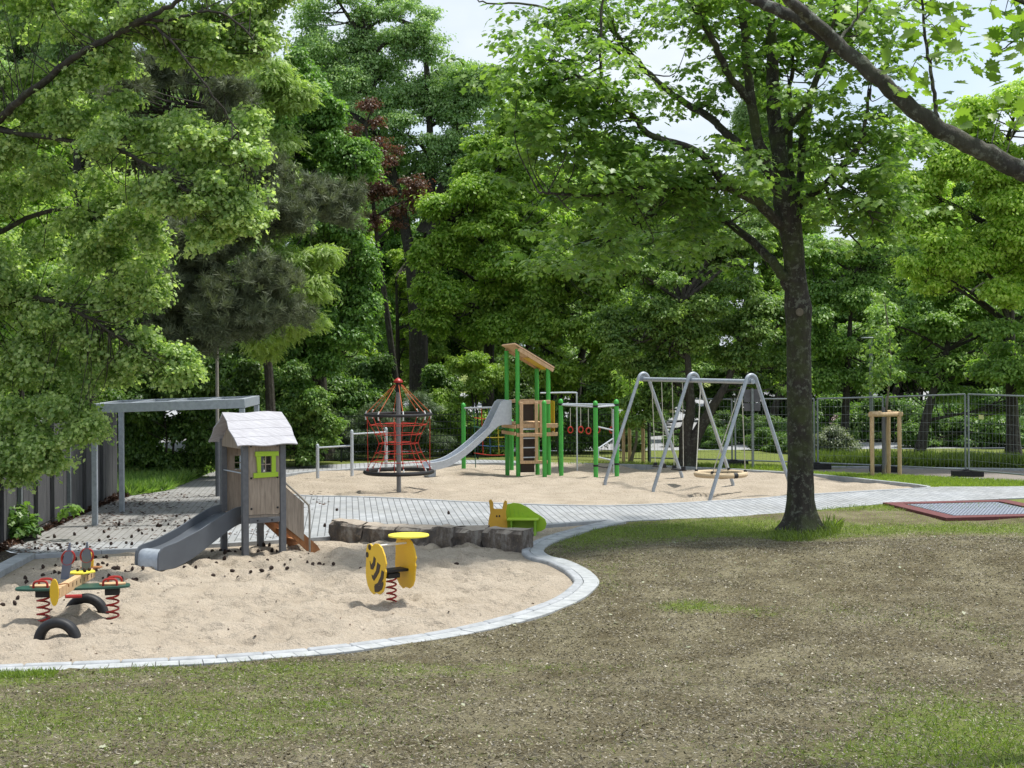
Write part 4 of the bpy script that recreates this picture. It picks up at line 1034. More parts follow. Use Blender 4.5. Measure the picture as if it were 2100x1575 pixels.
# roof: sloping slab on the four posts
rA, rB, rC, rD = TP(-.11, -.12, 3.43), TP(TW+.13, -.12, 2.78), TP(TW+.13, 1.10, 2.74), TP(-.11, 1.10, 3.39)
nr_ = unit(np.cross(rB-rA, rD-rA)); tp = .03
for nm, off, th, mm in (('roof_boards', 0, .035, 'tower_wood'), ('roof_cover', .0185, .012, 'roof_dark')):
    V = [p+nr_*(off*1.0+th) if k >= 4 else p+nr_*off*2 for k, p in enumerate([rA, rB, rC, rD]*2)]
    if nm == 'roof_cover': V = [p+nr_*.037 for p in (rA, rB, rC, rD)]+[p+nr_*.052 for p in (rA, rB, rC, rD)]
    MB().add(V, [(3, 2, 1, 0), (4, 5, 6, 7), (0, 1, 5, 4), (1, 2, 6, 5), (2, 3, 7, 6), (3, 0, 4, 7)]).build(nm, M[mm], tw, smooth=0)
for k in (0, 1):
    s_ = TP(0, -.09 if k == 0 else 1.09, 3.30); e_ = TP(TW+.12, -.09 if k == 0 else 1.09, 2.72)
    MB().bar(s_, e_, .05, .09).build('roof_beam', M['tower_wood'], tw)
MB().prism([(.45, 0), (TW+.12, 0), (TW+.12, 1), (.45, 1)], TP(0, 0, 3.34)-UP*.0, aT*1 + UP*-.63, (p1-p2), .012).build('roof_panel', M['yellow'], tw, smooth=0)
MB().box(TP(TW/2, .5, 1.32), (TW+.1, .8, .045), (aT, bT, UP)).build('platform', M['tower_wood'], tw)
fl = [(-.06, TW+.22, -.10, 1.25, .11), (-.06, TW+.22, -.10, 1.02, .10), (.0, TW+.02, -.10, 1.88, .10), (-.06, TW, 1.10, 1.22, .11), (-.06, TW, 1.10, 1.88, .09)]
for (u0, u1, v, z_, h) in fl: MB().bar(TP(u0, v, z_), TP(u1, v, z_), .045, h).build('rail', M['tower_wood'], tw, bevel=.006)
for u in (-.10, TW+.10):
    for z_, h in ((1.23, .10), (1.05, .09)): MB().bar(TP(u, -.12, z_), TP(u, 1.12, z_), .045, h).build('side_beam', M['tower_wood'], tw, bevel=.006)
MB().box(TP(.60, -.14, 1.42), (.09, .028, .96), (aT, bT, UP)).build('guard_board', M['tower_wood'], tw, bevel=.005)
MB().prism([(-.02, 1.02), (1.0, 1.02), (1.0, 1.9), (-.02, 1.9)], TP(TW+.16, 0, 0), (p1-p2), UP, .02).build('side_panel', M['yellow'], tw, smooth=0)
MB().box(TP(.24, .02, 1.62), (.40, .02, .46), (aT, bT, UP)).build('rear_panel', M['dark_panel'], tw)
MB().box(TP(.25, .04, .50), (.42, .025, .98), (aT, bT, UP)).build('lower_panel', M['dark_panel'], tw)
lad = MB(); lb_ = TP(.03, -.22, 0)
for u in (.0, .41): MB().box(lb_+aT*u+UP*1.08, (.085, .06, 1.62), (aT, bT, UP)).build('ladder_stile', M['tower_wood'], tw, bevel=.008)
for z_ in (.42, .68, .93, 1.17): MB().tube([lb_+UP*z_, lb_+aT*.41+UP*z_], .018, 8).build('rung', M['steel_light'], tw)
MB().bar(lb_+aT*-.05+UP*.30-bT*.04, lb_+aT*.70+UP*.29-bT*.04, .035, .08).build('ladder_foot_board', M['tower_wood'], tw, bevel=.005)
MB().bar(lb_+aT*-.05+UP*1.02-bT*.04, lb_+aT*.66+UP*1.01-bT*.04, .035, .08).build('ladder_brace', M['tower_wood'], tw, bevel=.005)
# slide of the tower
t0 = v3(TP(-.12, .45, 0), 0); t1 = v3(G(874, 975), 0); td = unit(t1-t0); tn = np.array([-td[1], td[0], 0]); TL = np.linalg.norm(t1-t0)
pf = smooth_path([(0, 1.33, 0), (.12, 1.33, 0), (.20, 1.24, 0), (.38, .88, 0), (.58, .52, 0), (.76, .29, 0), (.90, .21, 0), (1, .19, 0)], 4)
V = []; fc = []
for t in pf:
    q = v3(t0+td*t[0]*TL, t[1]); V += [q-tn*.22, q+tn*.22, q+tn*.22-UP*.025, q-tn*.22-UP*.025]
n_ = len(pf)
for i in range(n_-1):
    for e in range(4): e2 = (e+1) % 4; fc.append((i*4+e, (i+1)*4+e, (i+1)*4+e2, i*4+e2))
fc += [(0, 1, 2, 3), (n_*4-1, n_*4-2, n_*4-3, n_*4-4)]
ts = fixn(MB().add(V, fc).build('slide', M['steel_light'], tw))
for s in (-1, 1):
    top = [(t[0]*TL, t[1]+.15) for t in pf if t[0] > .245]; bot = [(t[0]*TL, t[1]-.05) for t in pf]
    top = [(0, 1.93), (.10*TL, 1.93), (.13*TL, 1.88)] + top
    MB().prism(top+bot[::-1], t0+tn*s*.228, td, UP, .016).build('side_panel', M['steel_light'] if s < 0 else M['steel_light'], ts, smooth=0)
    MB().tube([t0+tn*s*.228+td*x_+UP*z_ for x_, z_ in top], .014, 6).build('rim', M['steel_light'], ts)
MB().box(v3(t0+td*(TL-.10), .08), (.22, .40, .26), (td, tn, UP)).build('slide_foot', M['steel'], ts, bevel=.03)
# coloured rope net
nb0, nb1 = v3(p7, Z(951, 837, p7[1])), v3(p1+(p1-p2)*.1, 1.72); nd = nb1-nb0
MB().tube([nb0, nb1], .024, 8).build('net_bar', M['steel_light'], tw)
fx = [.25, .43, .60, .80, .96]; cs = ['rope_green', 'red_rope', 'rope_blue', 'rope_yellow', 'rope_blue']
for fx_, c_ in zip(fx, cs):
    q = nb0+nd*fx_; MB().tube([q, v3(q+np.random.default_rng(3).normal(size=3)*.02, .02 if fx_ in (.25, .96) else .42)], .012, 5).build('net_rope', M[c_], tw)
for z_, c_ in ((1.40, 'red_rope'), (1.15, 'rope_green'), (.90, 'rope_yellow'), (.66, 'rope_blue'), (.42, 'red_rope')):
    a_, b_ = nb0+nd*.25, nb0+nd*.96
    MB().tube(smooth_path([v3(a_, z_), v3((a_+b_)/2, z_-.03), v3(b_, z_)], 4), .012, 5).build('net_rope', M[c_], tw)
# sliding pole and climbing ropes at the right
fp = G(1183.6, 963); hb_ = v3(TP(TW, .7, 0), 2.10)
MB().tube(smooth_path([hb_, v3(fp, 2.10)-unit(v3(fp, 2.1)-hb_)*.12, v3(fp, 2.06), v3(fp, 1.9), v3(fp, -.1)], 5), .022, 8).build('sliding_pole', M['steel_light'], tw)
for dx, dz in ((.35, 1.5), (.46, 1.85)): q = TP(TW+dx, .2, 0); MB().tube([v3(q-aT*.1, dz), v3(q, 0.0)], .014, 5).build('climbing_rope', M['black'], tw)

# ---------------------------------------------------------------- ring frame
p8, p9, p10 = G(1151, 971), G(1222, 977.5), G(1265, 974)
rf = thing('ring_climber', 'three green posts with steel bars carrying red hanging rings beside the tower', 'climbing frame', v3((p8+p9+p10)/3, 0))
zt8 = Z(1151, 821, p8[1]); zt9 = Z(1222, 825, p9[1]); zt10 = Z(1265, 822, p10[1])
for p, z_ in ((p8, zt8), (p9, zt9), (p10, zt10)):
    gpost(rf, p, z_); MB().tube([v3(p, z_-.13), v3(p, z_-.08)], .066, 12).build('post_band', M['black'], rf)
MB().tube([v3(p8, zt8-.10), v3(p10, zt10-.10)], .024, 8).build('bar', M['steel_light'], rf)
MB().tube([v3(p8, zt8-.12), v3(p9, zt9-.12)], .024, 8).build('bar', M['steel_light'], rf)
MB().tube([v3(p9, zt9-.12), v3(p10, zt10-.12)], .024, 8).build('bar', M['steel_light'], rf)
def pol(p_, q_, t): return p_+(q_-p_)*t
for A_, B_, t in ((p8, p9, .28), (p8, p9, .80), (p8, p10, .36), (p8, p10, .66), (p8, p10, .92)):
    q = pol(A_, B_, t); zq_ = 1.75; zr = 1.17
    MB().tube([v3(q, zq_), v3(q, zr+.09)], .011, 6).build('ring_rope', M['rope_pale'], rf)
    MB().tube([v3(q, zr)+np.array([.07*math.cos(t_)*.9, .07*math.cos(t_)*.4, .08*math.sin(t_)]) for t_ in np.arange(14)*2*math.pi/14], .018, 6, closed=True).build('ring', M['red_rope'], rf)
zz = MB(); L9, L10 = v3(pol(p9, p10, .12), 0), v3(pol(p9, p10, .84), 0)
MB().tube([L10+UP*.05, L10+UP*1.72], .02, 8).build('upright', M['steel_light'], rf)
for a_, b_ in ((1.28, 1.17), (.72, .96), (.50, .38)): MB().tube([L9+UP*a_, L10+UP*b_], .020, 8).build('cross_bar', M['steel_light'], rf)
MB().tube([L9+UP*.48, L9+UP*.74], .02, 8).build('upright', M['steel_light'], rf)
MB().tube(smooth_path([v3(p9, .28), v3((p9+p10)/2, .22), v3(p10, .30)], 4), .016, 6).build('foot_rope', M['black'], rf)
for p in (p9, p10): MB().tube([v3(p, .26), v3(p, .31)], .066, 12).build('post_band', M['black'], rf)

# ---------------------------------------------------------------- swing set
fl_, rl_ = G(1241, 988), None
fF = [G(1241, 988), G(1340, 1004), G(1456, 1024)]; lv = G(1503, 992)-fF[1]; fR = [p+lv for p in fF]
tops = [v3((p+q)/2, Z(px, py, ((p+q)/2)[1])) for p, q, px, py in zip(fF, fR, (1325, 1419, 1535), (767, 765, 768))]
zS = np.mean([t[2] for t in tops]); tops = [v3(t, t[2]*.5+zS*.5) for t in tops]
sw = thing('swing_set', 'galvanised steel swing frame on three pairs of splayed legs', 'swing frame', v3(np.mean(fF+fR, axis=0), 0))
ld = unit(lv); hr = .16
for p, q, t in zip(fF, fR, tops):
    arc = [t - UP*hr + ld*hr*math.cos(th)*1.0 + UP*hr*math.sin(th) for th in np.linspace(math.pi*.94, math.pi*.06, 11)]
    MB().tube([v3(p, -.2)] + [v3(p, 0)+(arc[0]-v3(p, 0))*k for k in (.0, .5)] + arc + [v3(q, 0)+(arc[-1]-v3(q, 0))*k for k in (.5, .0)] + [v3(q, -.2)], .042, 12).build('leg_pair', M['steel'], sw, smooth=60)
    MB().prism([(-hr*.95, -hr*1.2), (hr*.95, -hr*1.2), (hr*.9, -hr*.8), (hr*.5, -.05), (-hr*.5, -.05), (-hr*.9, -hr*.8)], t, ld, UP, .014).build('gusset', M['steel'], sw, smooth=0)
bm = [t-UP*.15 for t in tops]; be = unit(bm[2]-bm[0])
MB().tube([bm[0]-be*.08, bm[2]+be*.08], .052, 12).build('beam', M['steel'], sw)
def bp(t): return bm[0]+(bm[2]-bm[0])*t
def swing_seat(t0_, t1_, px, py, label):
    c = W(px, py, bp((t0_+t1_)/2)[1]); o = thing('belt_swing', label, 'swing seat', c, 'flat swing seats on chains')
    e = unit((bp(t1_)-bp(t0_))*[1, 1, 0]); n = np.array([-e[1], e[0], 0])
    MB().box(c, (.46, .18, .035), (e, n, UP)).build('seat', M['black'], o, bevel=.015)
    for s, t in ((-1, t0_), (1, t1_)):
        q = c+e*s*.22; MB().tube([q+UP*.04, bp(t)-UP*.06], .009, 5).build('chain', M['rope_pale'], o)
        MB().box(q+UP*.05, (.05, .09, .08), (e, n, UP)).build('seat_clamp', M['black'], o)
swing_seat(.085, .185, 1353, 957, 'black swing seat hanging in the left bay, the farther of the two')
swing_seat(.29, .39, 1392, 963, 'black swing seat hanging in the left bay, next to the middle legs')
nc = W(1478, 972, bp(.76)[1]); nest = thing('nest_swing', 'round beige nest swing hanging in the right bay of the swing frame', 'nest swing', nc)
nrad = 50*nc[1]/F
MB().tube([nc+[nrad*math.cos(t), nrad*math.sin(t), 0] for t in np.arange(40)*2*math.pi/40], .062, 10, closed=True).build('ring', M['beige_rope'], nest)
mb = MB()
for k in range(-4, 5):
    y_ = k*.2*nrad; hx_ = math.sqrt(nrad*nrad-y_*y_)
    for sw_ in (0, 1):
        A_ = nc+([-hx_, y_, 0] if sw_ == 0 else [y_, -hx_, 0]); B_ = nc+([hx_, y_, 0] if sw_ == 0 else [y_, hx_, 0]); md = (A_+B_)/2-UP*.10*(hx_/nrad)
        mb.tube(smooth_path([A_, md, B_], 4), .012, 5)
mb.build('seat_net', M['black'], nest)
for t, s in ((.56, -1), (.92, 1)):
    for ph_ in (-.9, .9):
        an_ = math.atan2(be[1], be[0])+(0 if s > 0 else math.pi)+ph_
        q = nc+np.array([nrad*math.cos(an_), nrad*math.sin(an_), .05]); MB().tube([q, bp(t)-UP*.10], .012, 5).build('rope', M['rope_pale'], nest)
        MB().lathe([(.035, -.05), (.035, .05)], q, 8).build('shackle', M['black'], nest)
MB().tube([nc+[nrad*math.cos(t), nrad*math.sin(t), 0] for t in np.linspace(-1.18, -1.0, 4)], .066, 10).build('ring_sleeve', M['black'], nest)

# ---------------------------------------------------------------- ground trampoline
tL, tF, tN = G(1810, 1035), G(2064, 1029), G(1940, 1067); tR = tF+tN-tL
tr_ = thing('ground_trampoline', 'sunken trampoline with red brown rubber border and grey slat mat', 'trampoline', v3((tL+tR)/2, 0))
e1, e2 = unit(tF-tL), unit(tN-tL); w1, w2 = np.linalg.norm(tF-tL), np.linalg.norm(tN-tL); bw_ = .31
TQ = lambda u, v, z: v3(tL+e1*u+e2*v, z)
for (u0, u1, v0, v1) in ((0, w1, 0, bw_), (0, w1, w2-bw_, w2), (0, bw_, bw_+.004, w2-bw_-.004), (w1-bw_, w1, bw_+.004, w2-bw_-.004)):
    V = [TQ(u0, v0, -.15), TQ(u1, v0, -.15), TQ(u1, v1, -.15), TQ(u0, v1, -.15), TQ(u0, v0, .05), TQ(u1, v0, .05), TQ(u1, v1, .05), TQ(u0, v1, .05)]
    fixn(MB().add(V, [(3, 2, 1, 0), (4, 5, 6, 7), (0, 1, 5, 4), (1, 2, 6, 5), (2, 3, 7, 6), (3, 0, 4, 7)]).build('border', M['rubber_red'], tr_, smooth=0, bevel=.01))
V = [TQ(bw_, bw_, .022), TQ(w1-bw_, bw_, .022), TQ(w1-bw_, w2-bw_, .022), TQ(bw_, w2-bw_, .022)]
MB().add(V, [(0, 1, 2, 3)]).build('mat_base', M['black'], tr_, smooth=0)
mb = MB(); nu, nv = int((w1-2*bw_-.12)/.075), int((w2-2*bw_-.12)/.06)
for i in range(nu):
    for j in range(nv):
        c = TQ(bw_+.06+.0375+i*.075+(.0375 if j % 2 else 0), bw_+.06+.03+j*.06, .034); mb.box(c, (.058, .038, .012), (e1, e2, UP))
mb.build('mat', M['mat'], tr_, smooth=0)

# ---------------------------------------------------------------- pergola
FL, BL = v3(G(195, 1078), 0), v3(G(250, 1050), 0)
FR = W(497, 900, 29.7)*[1, 1, 0]; BR = FR+(BL-FL)*.93
FR2 = FR
pg = thing('pergola', 'open galvanised steel pergola frame standing on the paving by the board fence', 'pergola', v3((FL+BR)/2, 0))
zt_ = {0: Z(195, 827, FL[1]), 1: Z(497, 816.5, FR[1]), 2: Z(530, 810.5, BR[1])}
zt_[3] = zt_[0]+zt_[2]-zt_[1]
cs_ = [FL, FR, BR, BL]; zs_ = [zt_[0], zt_[1], zt_[2], zt_[3]]
for p, z_ in zip(cs_, zs_): MB().box(v3(p, (z_-.2)/2), (.10, .10, z_-.2)).build('post', M['steel'], pg, bevel=.006)
for i in range(4):
    A_, B_ = v3(cs_[i], zs_[i]-.10), v3(cs_[(i+1) % 4], zs_[(i+1) % 4]-.10); d_ = unit(B_-A_)
    if i % 2 == 0: A_, B_ = A_-d_*.055, B_+d_*.055
    else: A_, B_ = A_+d_*.055, B_-d_*.055
    MB().bar(A_, B_, .10, .18).build('beam', M['steel'], pg, bevel=.006)
for k in (.25, .5, .75):
    A_ = v3(FL+(FR-FL)*k, zs_[0]+(zs_[1]-zs_[0])*k-.06); B_ = v3(BL+(BR-BL)*k, zs_[3]+(zs_[2]-zs_[3])*k-.06); MB().bar(A_, B_, .06, .10).build('cross_beam', M['steel'], pg)

# ---------------------------------------------------------------- board fence at the left
fpx = [(-75, 1146), (-40, 1133), (0, 1119), (36, 1105), (70, 1092), (104, 1078), (137, 1064), (170, 1050), (205, 1033), (240, 1016)]
fp_ = [G(x_, y_) for x_, y_ in fpx]
bf = thing('board_fence', 'dark grey board fence behind the paving under the left maple', 'fence', v3(fp_[4], 0))
for i in range(len(fp_)-1):
    A_, B_ = v3(fp_[i], 0), v3(fp_[i+1], 0); d_ = unit(B_-A_); n_ = np.array([-d_[1], d_[0], 0]); Ln = np.linalg.norm(B_-A_); k = max(2, int(Ln/.24)); mb = MB()
    for j in range(k):
        wv = Ln/k; h = 1.92+random.uniform(-.015, .015)
        mb.box(A_+d_*(j+.5)*wv+n_*random.uniform(-.006, .006)+UP*(h/2+.02), (wv-.012, .024, h), (d_, n_, UP))
    mb.build('panel', M['fence_dark'], bf, smooth=0)
    MB().box(A_+UP*.99-n_*.05, (.07, .07, 1.98), (d_, n_, UP)).build('post', M['wire'] if i % 3 == 0 else M['fence_dark'], bf)

# ---------------------------------------------------------------- lamp posts and sign
lp_ = G(447, 1018); lo = thing('lamp_post', 'slim brown lamp post rising into the pine behind the playhouse', 'lamp post', lp_); k_ = lp_[1]/F
MB().tube([v3(lp_, -.1), v3(lp_, 1.25)], 5.2*k_, 12).build('base_tube', M['grey_post'], lo)
MB().tube([v3(lp_, 1.25), v3(lp_, 1.30), v3(lp_, 4.3)], [5*k_, 3.6*k_, 3.0*k_], 12).build('pole', M['pole'], lo)
MB().lathe([(.05, 0), (.09, .08), (.17, .35), (.19, .37), (.08, .50), (.02, .53)], v3(lp_, 4.3), 16).build('lantern', M['lamp'], lo)
l2 = W(1787, 900, 47)*[1, 1, 0]; lo = thing('lamp_post', 'thin pale lamp post with a flat lamp head behind the staked young tree', 'lamp post', l2)
MB().tube([v3(l2, -.1), v3(l2, Z(1787, 694, 47))], [.07, .045], 10).build('pole', M['wire'], lo)
MB().box(v3(l2, Z(1787, 693, 47))+[-.02, -.25, 0], (.6, .3, .05)).build('lamp_head', M['wire'], lo, bevel=.02)
sg = G(1544, 961); so_ = thing('sign_post', 'grey sign post with two sign boards seen from behind', 'sign', sg); ky = sg[1]/F
MB().tube([v3(sg, -.1), v3(sg, Z(1544, 797, sg[1]))], .035, 8).build('pole', M['wire'], so_)
for y0, y1 in ((799, 825), (827, 843)):
    zA, zB = Z(1544, y1, sg[1]), Z(1544, y0, sg[1]); MB().box(v3(sg, (zA+zB)/2)+[.0, .055, 0], (34*ky, .02, zB-zA)).build('sign_board', M['sign_back'], so_, bevel=.004)

# ---------------------------------------------------------------- construction fence
hp = [(G(1330, 951), 1.85), (G(1505, 956), 1.86), (G(1674, 962), 1.90), (G(1815, 968), 1.97), (G(1984, 977), 2.08), (G(2150, 993), 2.08), (G(2330, 1014), 2.08)]
hlab = ['behind the swing frame legs', 'behind the nest swing and the maple trunk', 'between the maple trunk and the staked young tree', 'right of the staked young tree', 'at the right edge with a yellow label', 'beyond the right edge']
for i in range(len(hp)-1):
    A_, za = v3(hp[i][0], 0), hp[i][1]; B_, zb_ = v3(hp[i+1][0], 0), hp[i+1][1]; d_ = unit(B_-A_); A_ = A_+d_*.05; B_ = B_-d_*.05; n_ = np.array([-d_[1], d_[0], 0])
    o = thing('mesh_fence', 'wire mesh construction fence panel '+hlab[i], 'fence panel', (A_+B_)/2, 'mobile construction fence panels')
    zl = .17
    for p, z_ in ((A_, za), (B_, zb_)): MB().tube([v3(p, .03), v3(p, z_)], .024, 8).build('upright', M['wire'], o)
    MB().tube([A_+UP*za, B_+UP*zb_], .021, 8).build('top_tube', M['wire'], o); MB().tube([A_+UP*zl, B_+UP*zl], .021, 8).build('bottom_tube', M['wire'], o)
    mb = MB(); Ln = np.linalg.norm(B_-A_); k = int(Ln/.11)
    for j in range(1, k): q = A_+d_*Ln*j/k; mb.bar(q+UP*zl, q+UP*(za+(zb_-za)*j/k), .003, .003, n_)
    for j in range(1, 8): t = j/8; mb.bar(A_+UP*(zl+(za-zl)*t), B_+UP*(zl+(zb_-zl)*t), .006, .006)
    mb.build('mesh', M['wire'], o, smooth=0)
    if i in (0, 2, 4):
        t = {0: .28, 2: .93, 4: .18}[i]; MB().box(A_+(B_-A_)*t+UP*1.52-n_*.02, (.16, .008, .11), (d_, n_, UP)).build('label_plate', M['label'], o)
flab = ['behind the left swing seats', 'behind the nest swing', 'half hidden by the maple trunk', 'behind the staked young tree', 'under the tall fence joint at the right', 'at the far right']
for i in range(1, 6):
    p = v3(hp[i][0], .075); d_ = unit((hp[i+1][0]-hp[i-1][0])*[1, 1, 0])
    o = MB().box(p, (.78, .24, .15), (np.array([1., -.05, 0]), np.array([.05, 1., 0]), UP)).box(p+UP*.09, (.2, .16, .04)).build('fence_weight', M['concrete_dark'], None, loc=v3(p, 0), smooth=0, bevel=.015)
    tag(o, 'black fence foot block '+flab[i], 'fence foot', 'fence foot blocks')

# dark bar fence behind the far sandpit
bpx = [(560, 953), (700, 947), (840, 943), (980, 940), (1120, 940), (1260, 944), (1330, 947)]
bfp = [G(x_, y_) for x_, y_ in bpx]
gf = thing('bar_fence', 'dark green bar mesh fence along the back of the playground', 'fence', v3(bfp[3], 0))
for i in range(len(bfp)):
    MB().box(v3(bfp[i], .72), (.05, .05, 1.46)).build('post', M['green_wire'], gf)
    if i < len(bfp)-1:
        A_, B_ = v3(bfp[i], 0), v3(bfp[i+1], 0); d_ = unit(B_-A_); Ln = np.linalg.norm(B_-A_); mb = MB(); k = int(Ln/.10)
        for j in range(1, k): q = A_+d_*Ln*j/k; mb.bar(q+UP*.06, q+UP*1.36, .012, .012, (0, 1, 0))
        for j in range(7): mb.bar(A_+UP*(.08+.21*j), B_+UP*(.08+.21*j), .016, .02)
        mb.build('panel', M['green_wire'], gf, smooth=0)

# ---------------------------------------------------------------- staked young trees
def stakes(pp, ztops, label):
    o = thing('tree_stakes', label, 'tree stakes', v3(np.mean(pp, axis=0), 0), 'wooden tree stakes'); r_ = .052
    for p, z_ in zip(pp, ztops): MB().tube([v3(p, -.1), v3(p, z_)], r_, 10).build('stake', M['stake'], o)
    for i in range(len(pp)):
        p, q = v3(pp[i], ztops[i]+.02), v3(pp[(i+1) % len(pp)], ztops[(i+1) % len(pp)]+.02); d_ = unit(q-p)
        MB().tube([p-d_*.08+UP*(.012*i), q+d_*.08+UP*(.012*i)], .058, 10).build('rail', M['stake'], o)
    return o
s1, s2, s3 = G(1789, 978), G(1845, 977), W(1822, 900, G(1822, 978)[1]+.75)*[1, 1, 0]
zst = Z(1789, 852, s1[1]); stakes([s1, s2, s3], [zst]*3, 'three pale wooden stakes with a top rail around the young tree on the grass')
b1, b2, b3 = G(1279, 950), G(1319, 949.5), W(1291, 900, G(1290, 950)[1]+.6)*[1, 1, 0]
zst2 = Z(1290, 863, b1[1]); stakes([b1, b2, b3], [zst2]*3, 'three wooden stakes with a top rail behind the ring frame')
# ---------------------------------------------------------------- pine cones
cone_bm = MB(); pr = [(.004, -.032), (.016, -.027)]
for k in range(6):
    z_ = -.022+.009*k; r_ = .027*math.sin(math.pi*(.25+.62*(k+.5)/6.5)); pr += [(r_, z_), (r_*.74, z_+.006)]
pr += [(.004, .038)]
cone0 = None
def cone(p, label, group, big=1.0):
    global cone0
    if cone0 is None:
        cone_bm.lathe(pr, (0, 0, 0), 9); o = cone_bm.build('pine_cone', M['cone'], None, loc=(0, 0, 0), smooth=20); cone0 = o
    else:
        o = cone0.copy(); COL.objects.link(o)
    s_ = random.uniform(.7, 1.3)*big; o.scale = (s_,)*3; o.location = (p[0], p[1], p[2]+.022*s_)
    o.rotation_euler = (random.choice([random.uniform(1.2, 1.9), random.uniform(-.5, .5)]), random.uniform(-.4, .4), random.uniform(0, 6.28))
    tag(o, label, 'pine cone', group)
def cones(poly, n, label, group, zf, test=None):
    P = np.array(poly, float); k = 0; rr = np.random.default_rng(len(poly)*7+n)
    while k < n:
        px, py = rr.uniform(P[:, 0].min(), P[:, 0].max()), rr.uniform(P[:, 1].min(), P[:, 1].max())
        if not inside(P, np.array([px]), np.array([py]))[0]: continue
        q = G(px, py)
        z_ = float(zf(np.array([q[0]]), np.array([q[1]]))[0]) if zf else .006
        cone((q[0], q[1], z_), label, group); k += 1
cones([(90, 1150), (290, 1132), (300, 1165), (270, 1195), (120, 1205), (40, 1200)], 58, 'dark brown pine cone on the sand between the aeroplane rocker and the slide', 'pine cones on the sand left of the slide', sand1)
cones([(350, 1160), (440, 1130), (640, 1118), (700, 1150), (660, 1175), (420, 1188)], 34, 'dark brown pine cone on the sand in front of the playhouse', 'pine cones on the sand before the playhouse', sand1)
cones([(430, 1128), (500, 1122), (575, 1118), (575, 1132), (500, 1135), (430, 1150)], 16, 'dark brown pine cone on the sand beneath the playhouse floor', 'pine cones beneath the playhouse', sand1)
cones([(5, 1190), (70, 1185), (60, 1235), (5, 1240)], 6, 'dark brown pine cone on the sand left of the aeroplane rocker', 'pine cones left of the aeroplane rocker', sand1)
cones([(40, 1118), (120, 1092), (240, 1075), (400, 1055), (420, 1085), (330, 1115), (60, 1134)], 40, 'dark brown pine cone on the paving under the pergola', 'pine cones on the paving', None)
for px, py in ((691, 1048), (666, 1081), (920, 1055), (575, 1052)): q = G(px, py); cone((q[0], q[1], .006), 'dark brown pine cone on the paving behind the row of quarry stones', 'pine cones on the paving behind the stones')
for px, py in ((740, 1166), (936, 1156), (655, 1157)): q = G(px, py); cone((q[0], q[1], -.03), 'dark brown pine cone on the open sand near the bee rocker', 'pine cones near the bee rocker', 1.15)
for dx, dy in ((-.05, .02), (.06, -.05), (.09, .06)): q = FC+fd*(.22+dy)+wd*dx+UP*.095; cone(q, 'dark brown pine cone lying on the yellow seat of the aeroplane rocker', 'pine cones on the aeroplane seat', .8)
# ================================================================== TREES
def limb(pts):   # (px, py, depth)
    return [W(*p) for p in pts]
# ---------------------------------------------------------------- the maple right of the swings
my = G(1640, 1087)[1]
g = np.random.default_rng(5)
mt = thing('maple_tree', 'big maple with a dark lichen spotted trunk standing on the lawn right of the swings', 'tree', v3(G(1640, 1087), 0))
mb = MB(); kk = my/F
tr = [(1640, 1100, 50), (1640, 1085, 42), (1641, 1070, 34), (1642, 1045, 29), (1642, 1000, 27), (1641, 930, 25.5), (1640, 850, 25), (1639, 780, 24.5), (1638, 720, 25), (1638, 660, 26.5), (1637, 632, 28), (1634, 600, 24), (1630, 550, 22), (1625, 500, 22), (1618, 455, 25), (1612, 420, 26), (1607, 390, 20)]
P = np.array([W(x, y, my) for x, y, r in tr]); P[0][2] = -.15; rad = [r*kk for x, y, r in tr]
Q = np.array(smooth_path(P, 4)); rq = np.interp(np.linspace(0, 1, len(Q)), np.linspace(0, 1, len(rad)), rad)
# trunk with an irregular section and flared roots
nS = 22; V = []; an = np.arange(nS)*2*math.pi/nS
for i, (q, r_) in enumerate(zip(Q, rq)):
    h = q[2]; fl = max(0, 1-h/.55)
    lump = 1 + .05*(vn(an*2.2+3, np.full(nS, h*1.7), 1, 71)-.5)*2 + .03*(vn(an*7, np.full(nS, h*5), 1, 72)-.5)*2 + fl*.42*np.maximum(0, np.cos(an*4+.6))**2*(.6+.8*vn(an*1.3, np.full(nS, 0.), 1, 73))
    V.append(np.column_stack([q[0]+np.cos(an)*r_*lump, q[1]+np.sin(an)*r_*lump, np.full(nS, h)]))
f = [(i*nS+k, i*nS+(k+1) % nS, (i+1)*nS+(k+1) % nS, (i+1)*nS+k) for i in range(len(Q)-1) for k in range(nS)]
mb.add(np.vstack(V), f)
sk = list(Q[-8:])
def addlimb(pts, r0, r1, k_=None, n=8):
    global sk
    k2 = (k_ or kk); Qm = smooth_path([W(x, y, my+d) for x, y, d in pts], 6); m = len(Qm)
    Qm = [q + g.normal(size=3)*.012 for q in Qm]
    mb.tube(Qm, list(np.linspace(r0*k2, r1*k2, m)), n); sk += Qm[3:]
addlimb([(1610, 425, 0), (1600, 330, 0), (1590, 250, .1), (1585, 150, .1), (1580, 50, .2), (1572, -80, .3)], 19, 9)
addlimb([(1606, 410, 0), (1575, 345, -.2), (1550, 270, -.4), (1535, 170, -.6), (1527, 60, -.7), (1520, -70, -.8)], 14, 7)
addlimb([(1622, 440, 0), (1638, 380, .3), (1648, 270, .6), (1672, 170, .9), (1705, 60, 1.2), (1720, -40, 1.3)], 10, 4)
addlimb([(1628, 420, .1), (1622, 330, .3), (1620, 200, .5), (1630, 80, .7)], 7, 4)
addlimb([(1612, 470, 0), (1587, 447, -.2), (1550, 412, -.5), (1500, 387, -.9), (1460, 343, -1.3), (1430, 310, -1.5), (1333, 277, -2), (1300, 240, -2.1), (1233, 187, -2.4), (1133, 123, -2.8)], 12, 3)
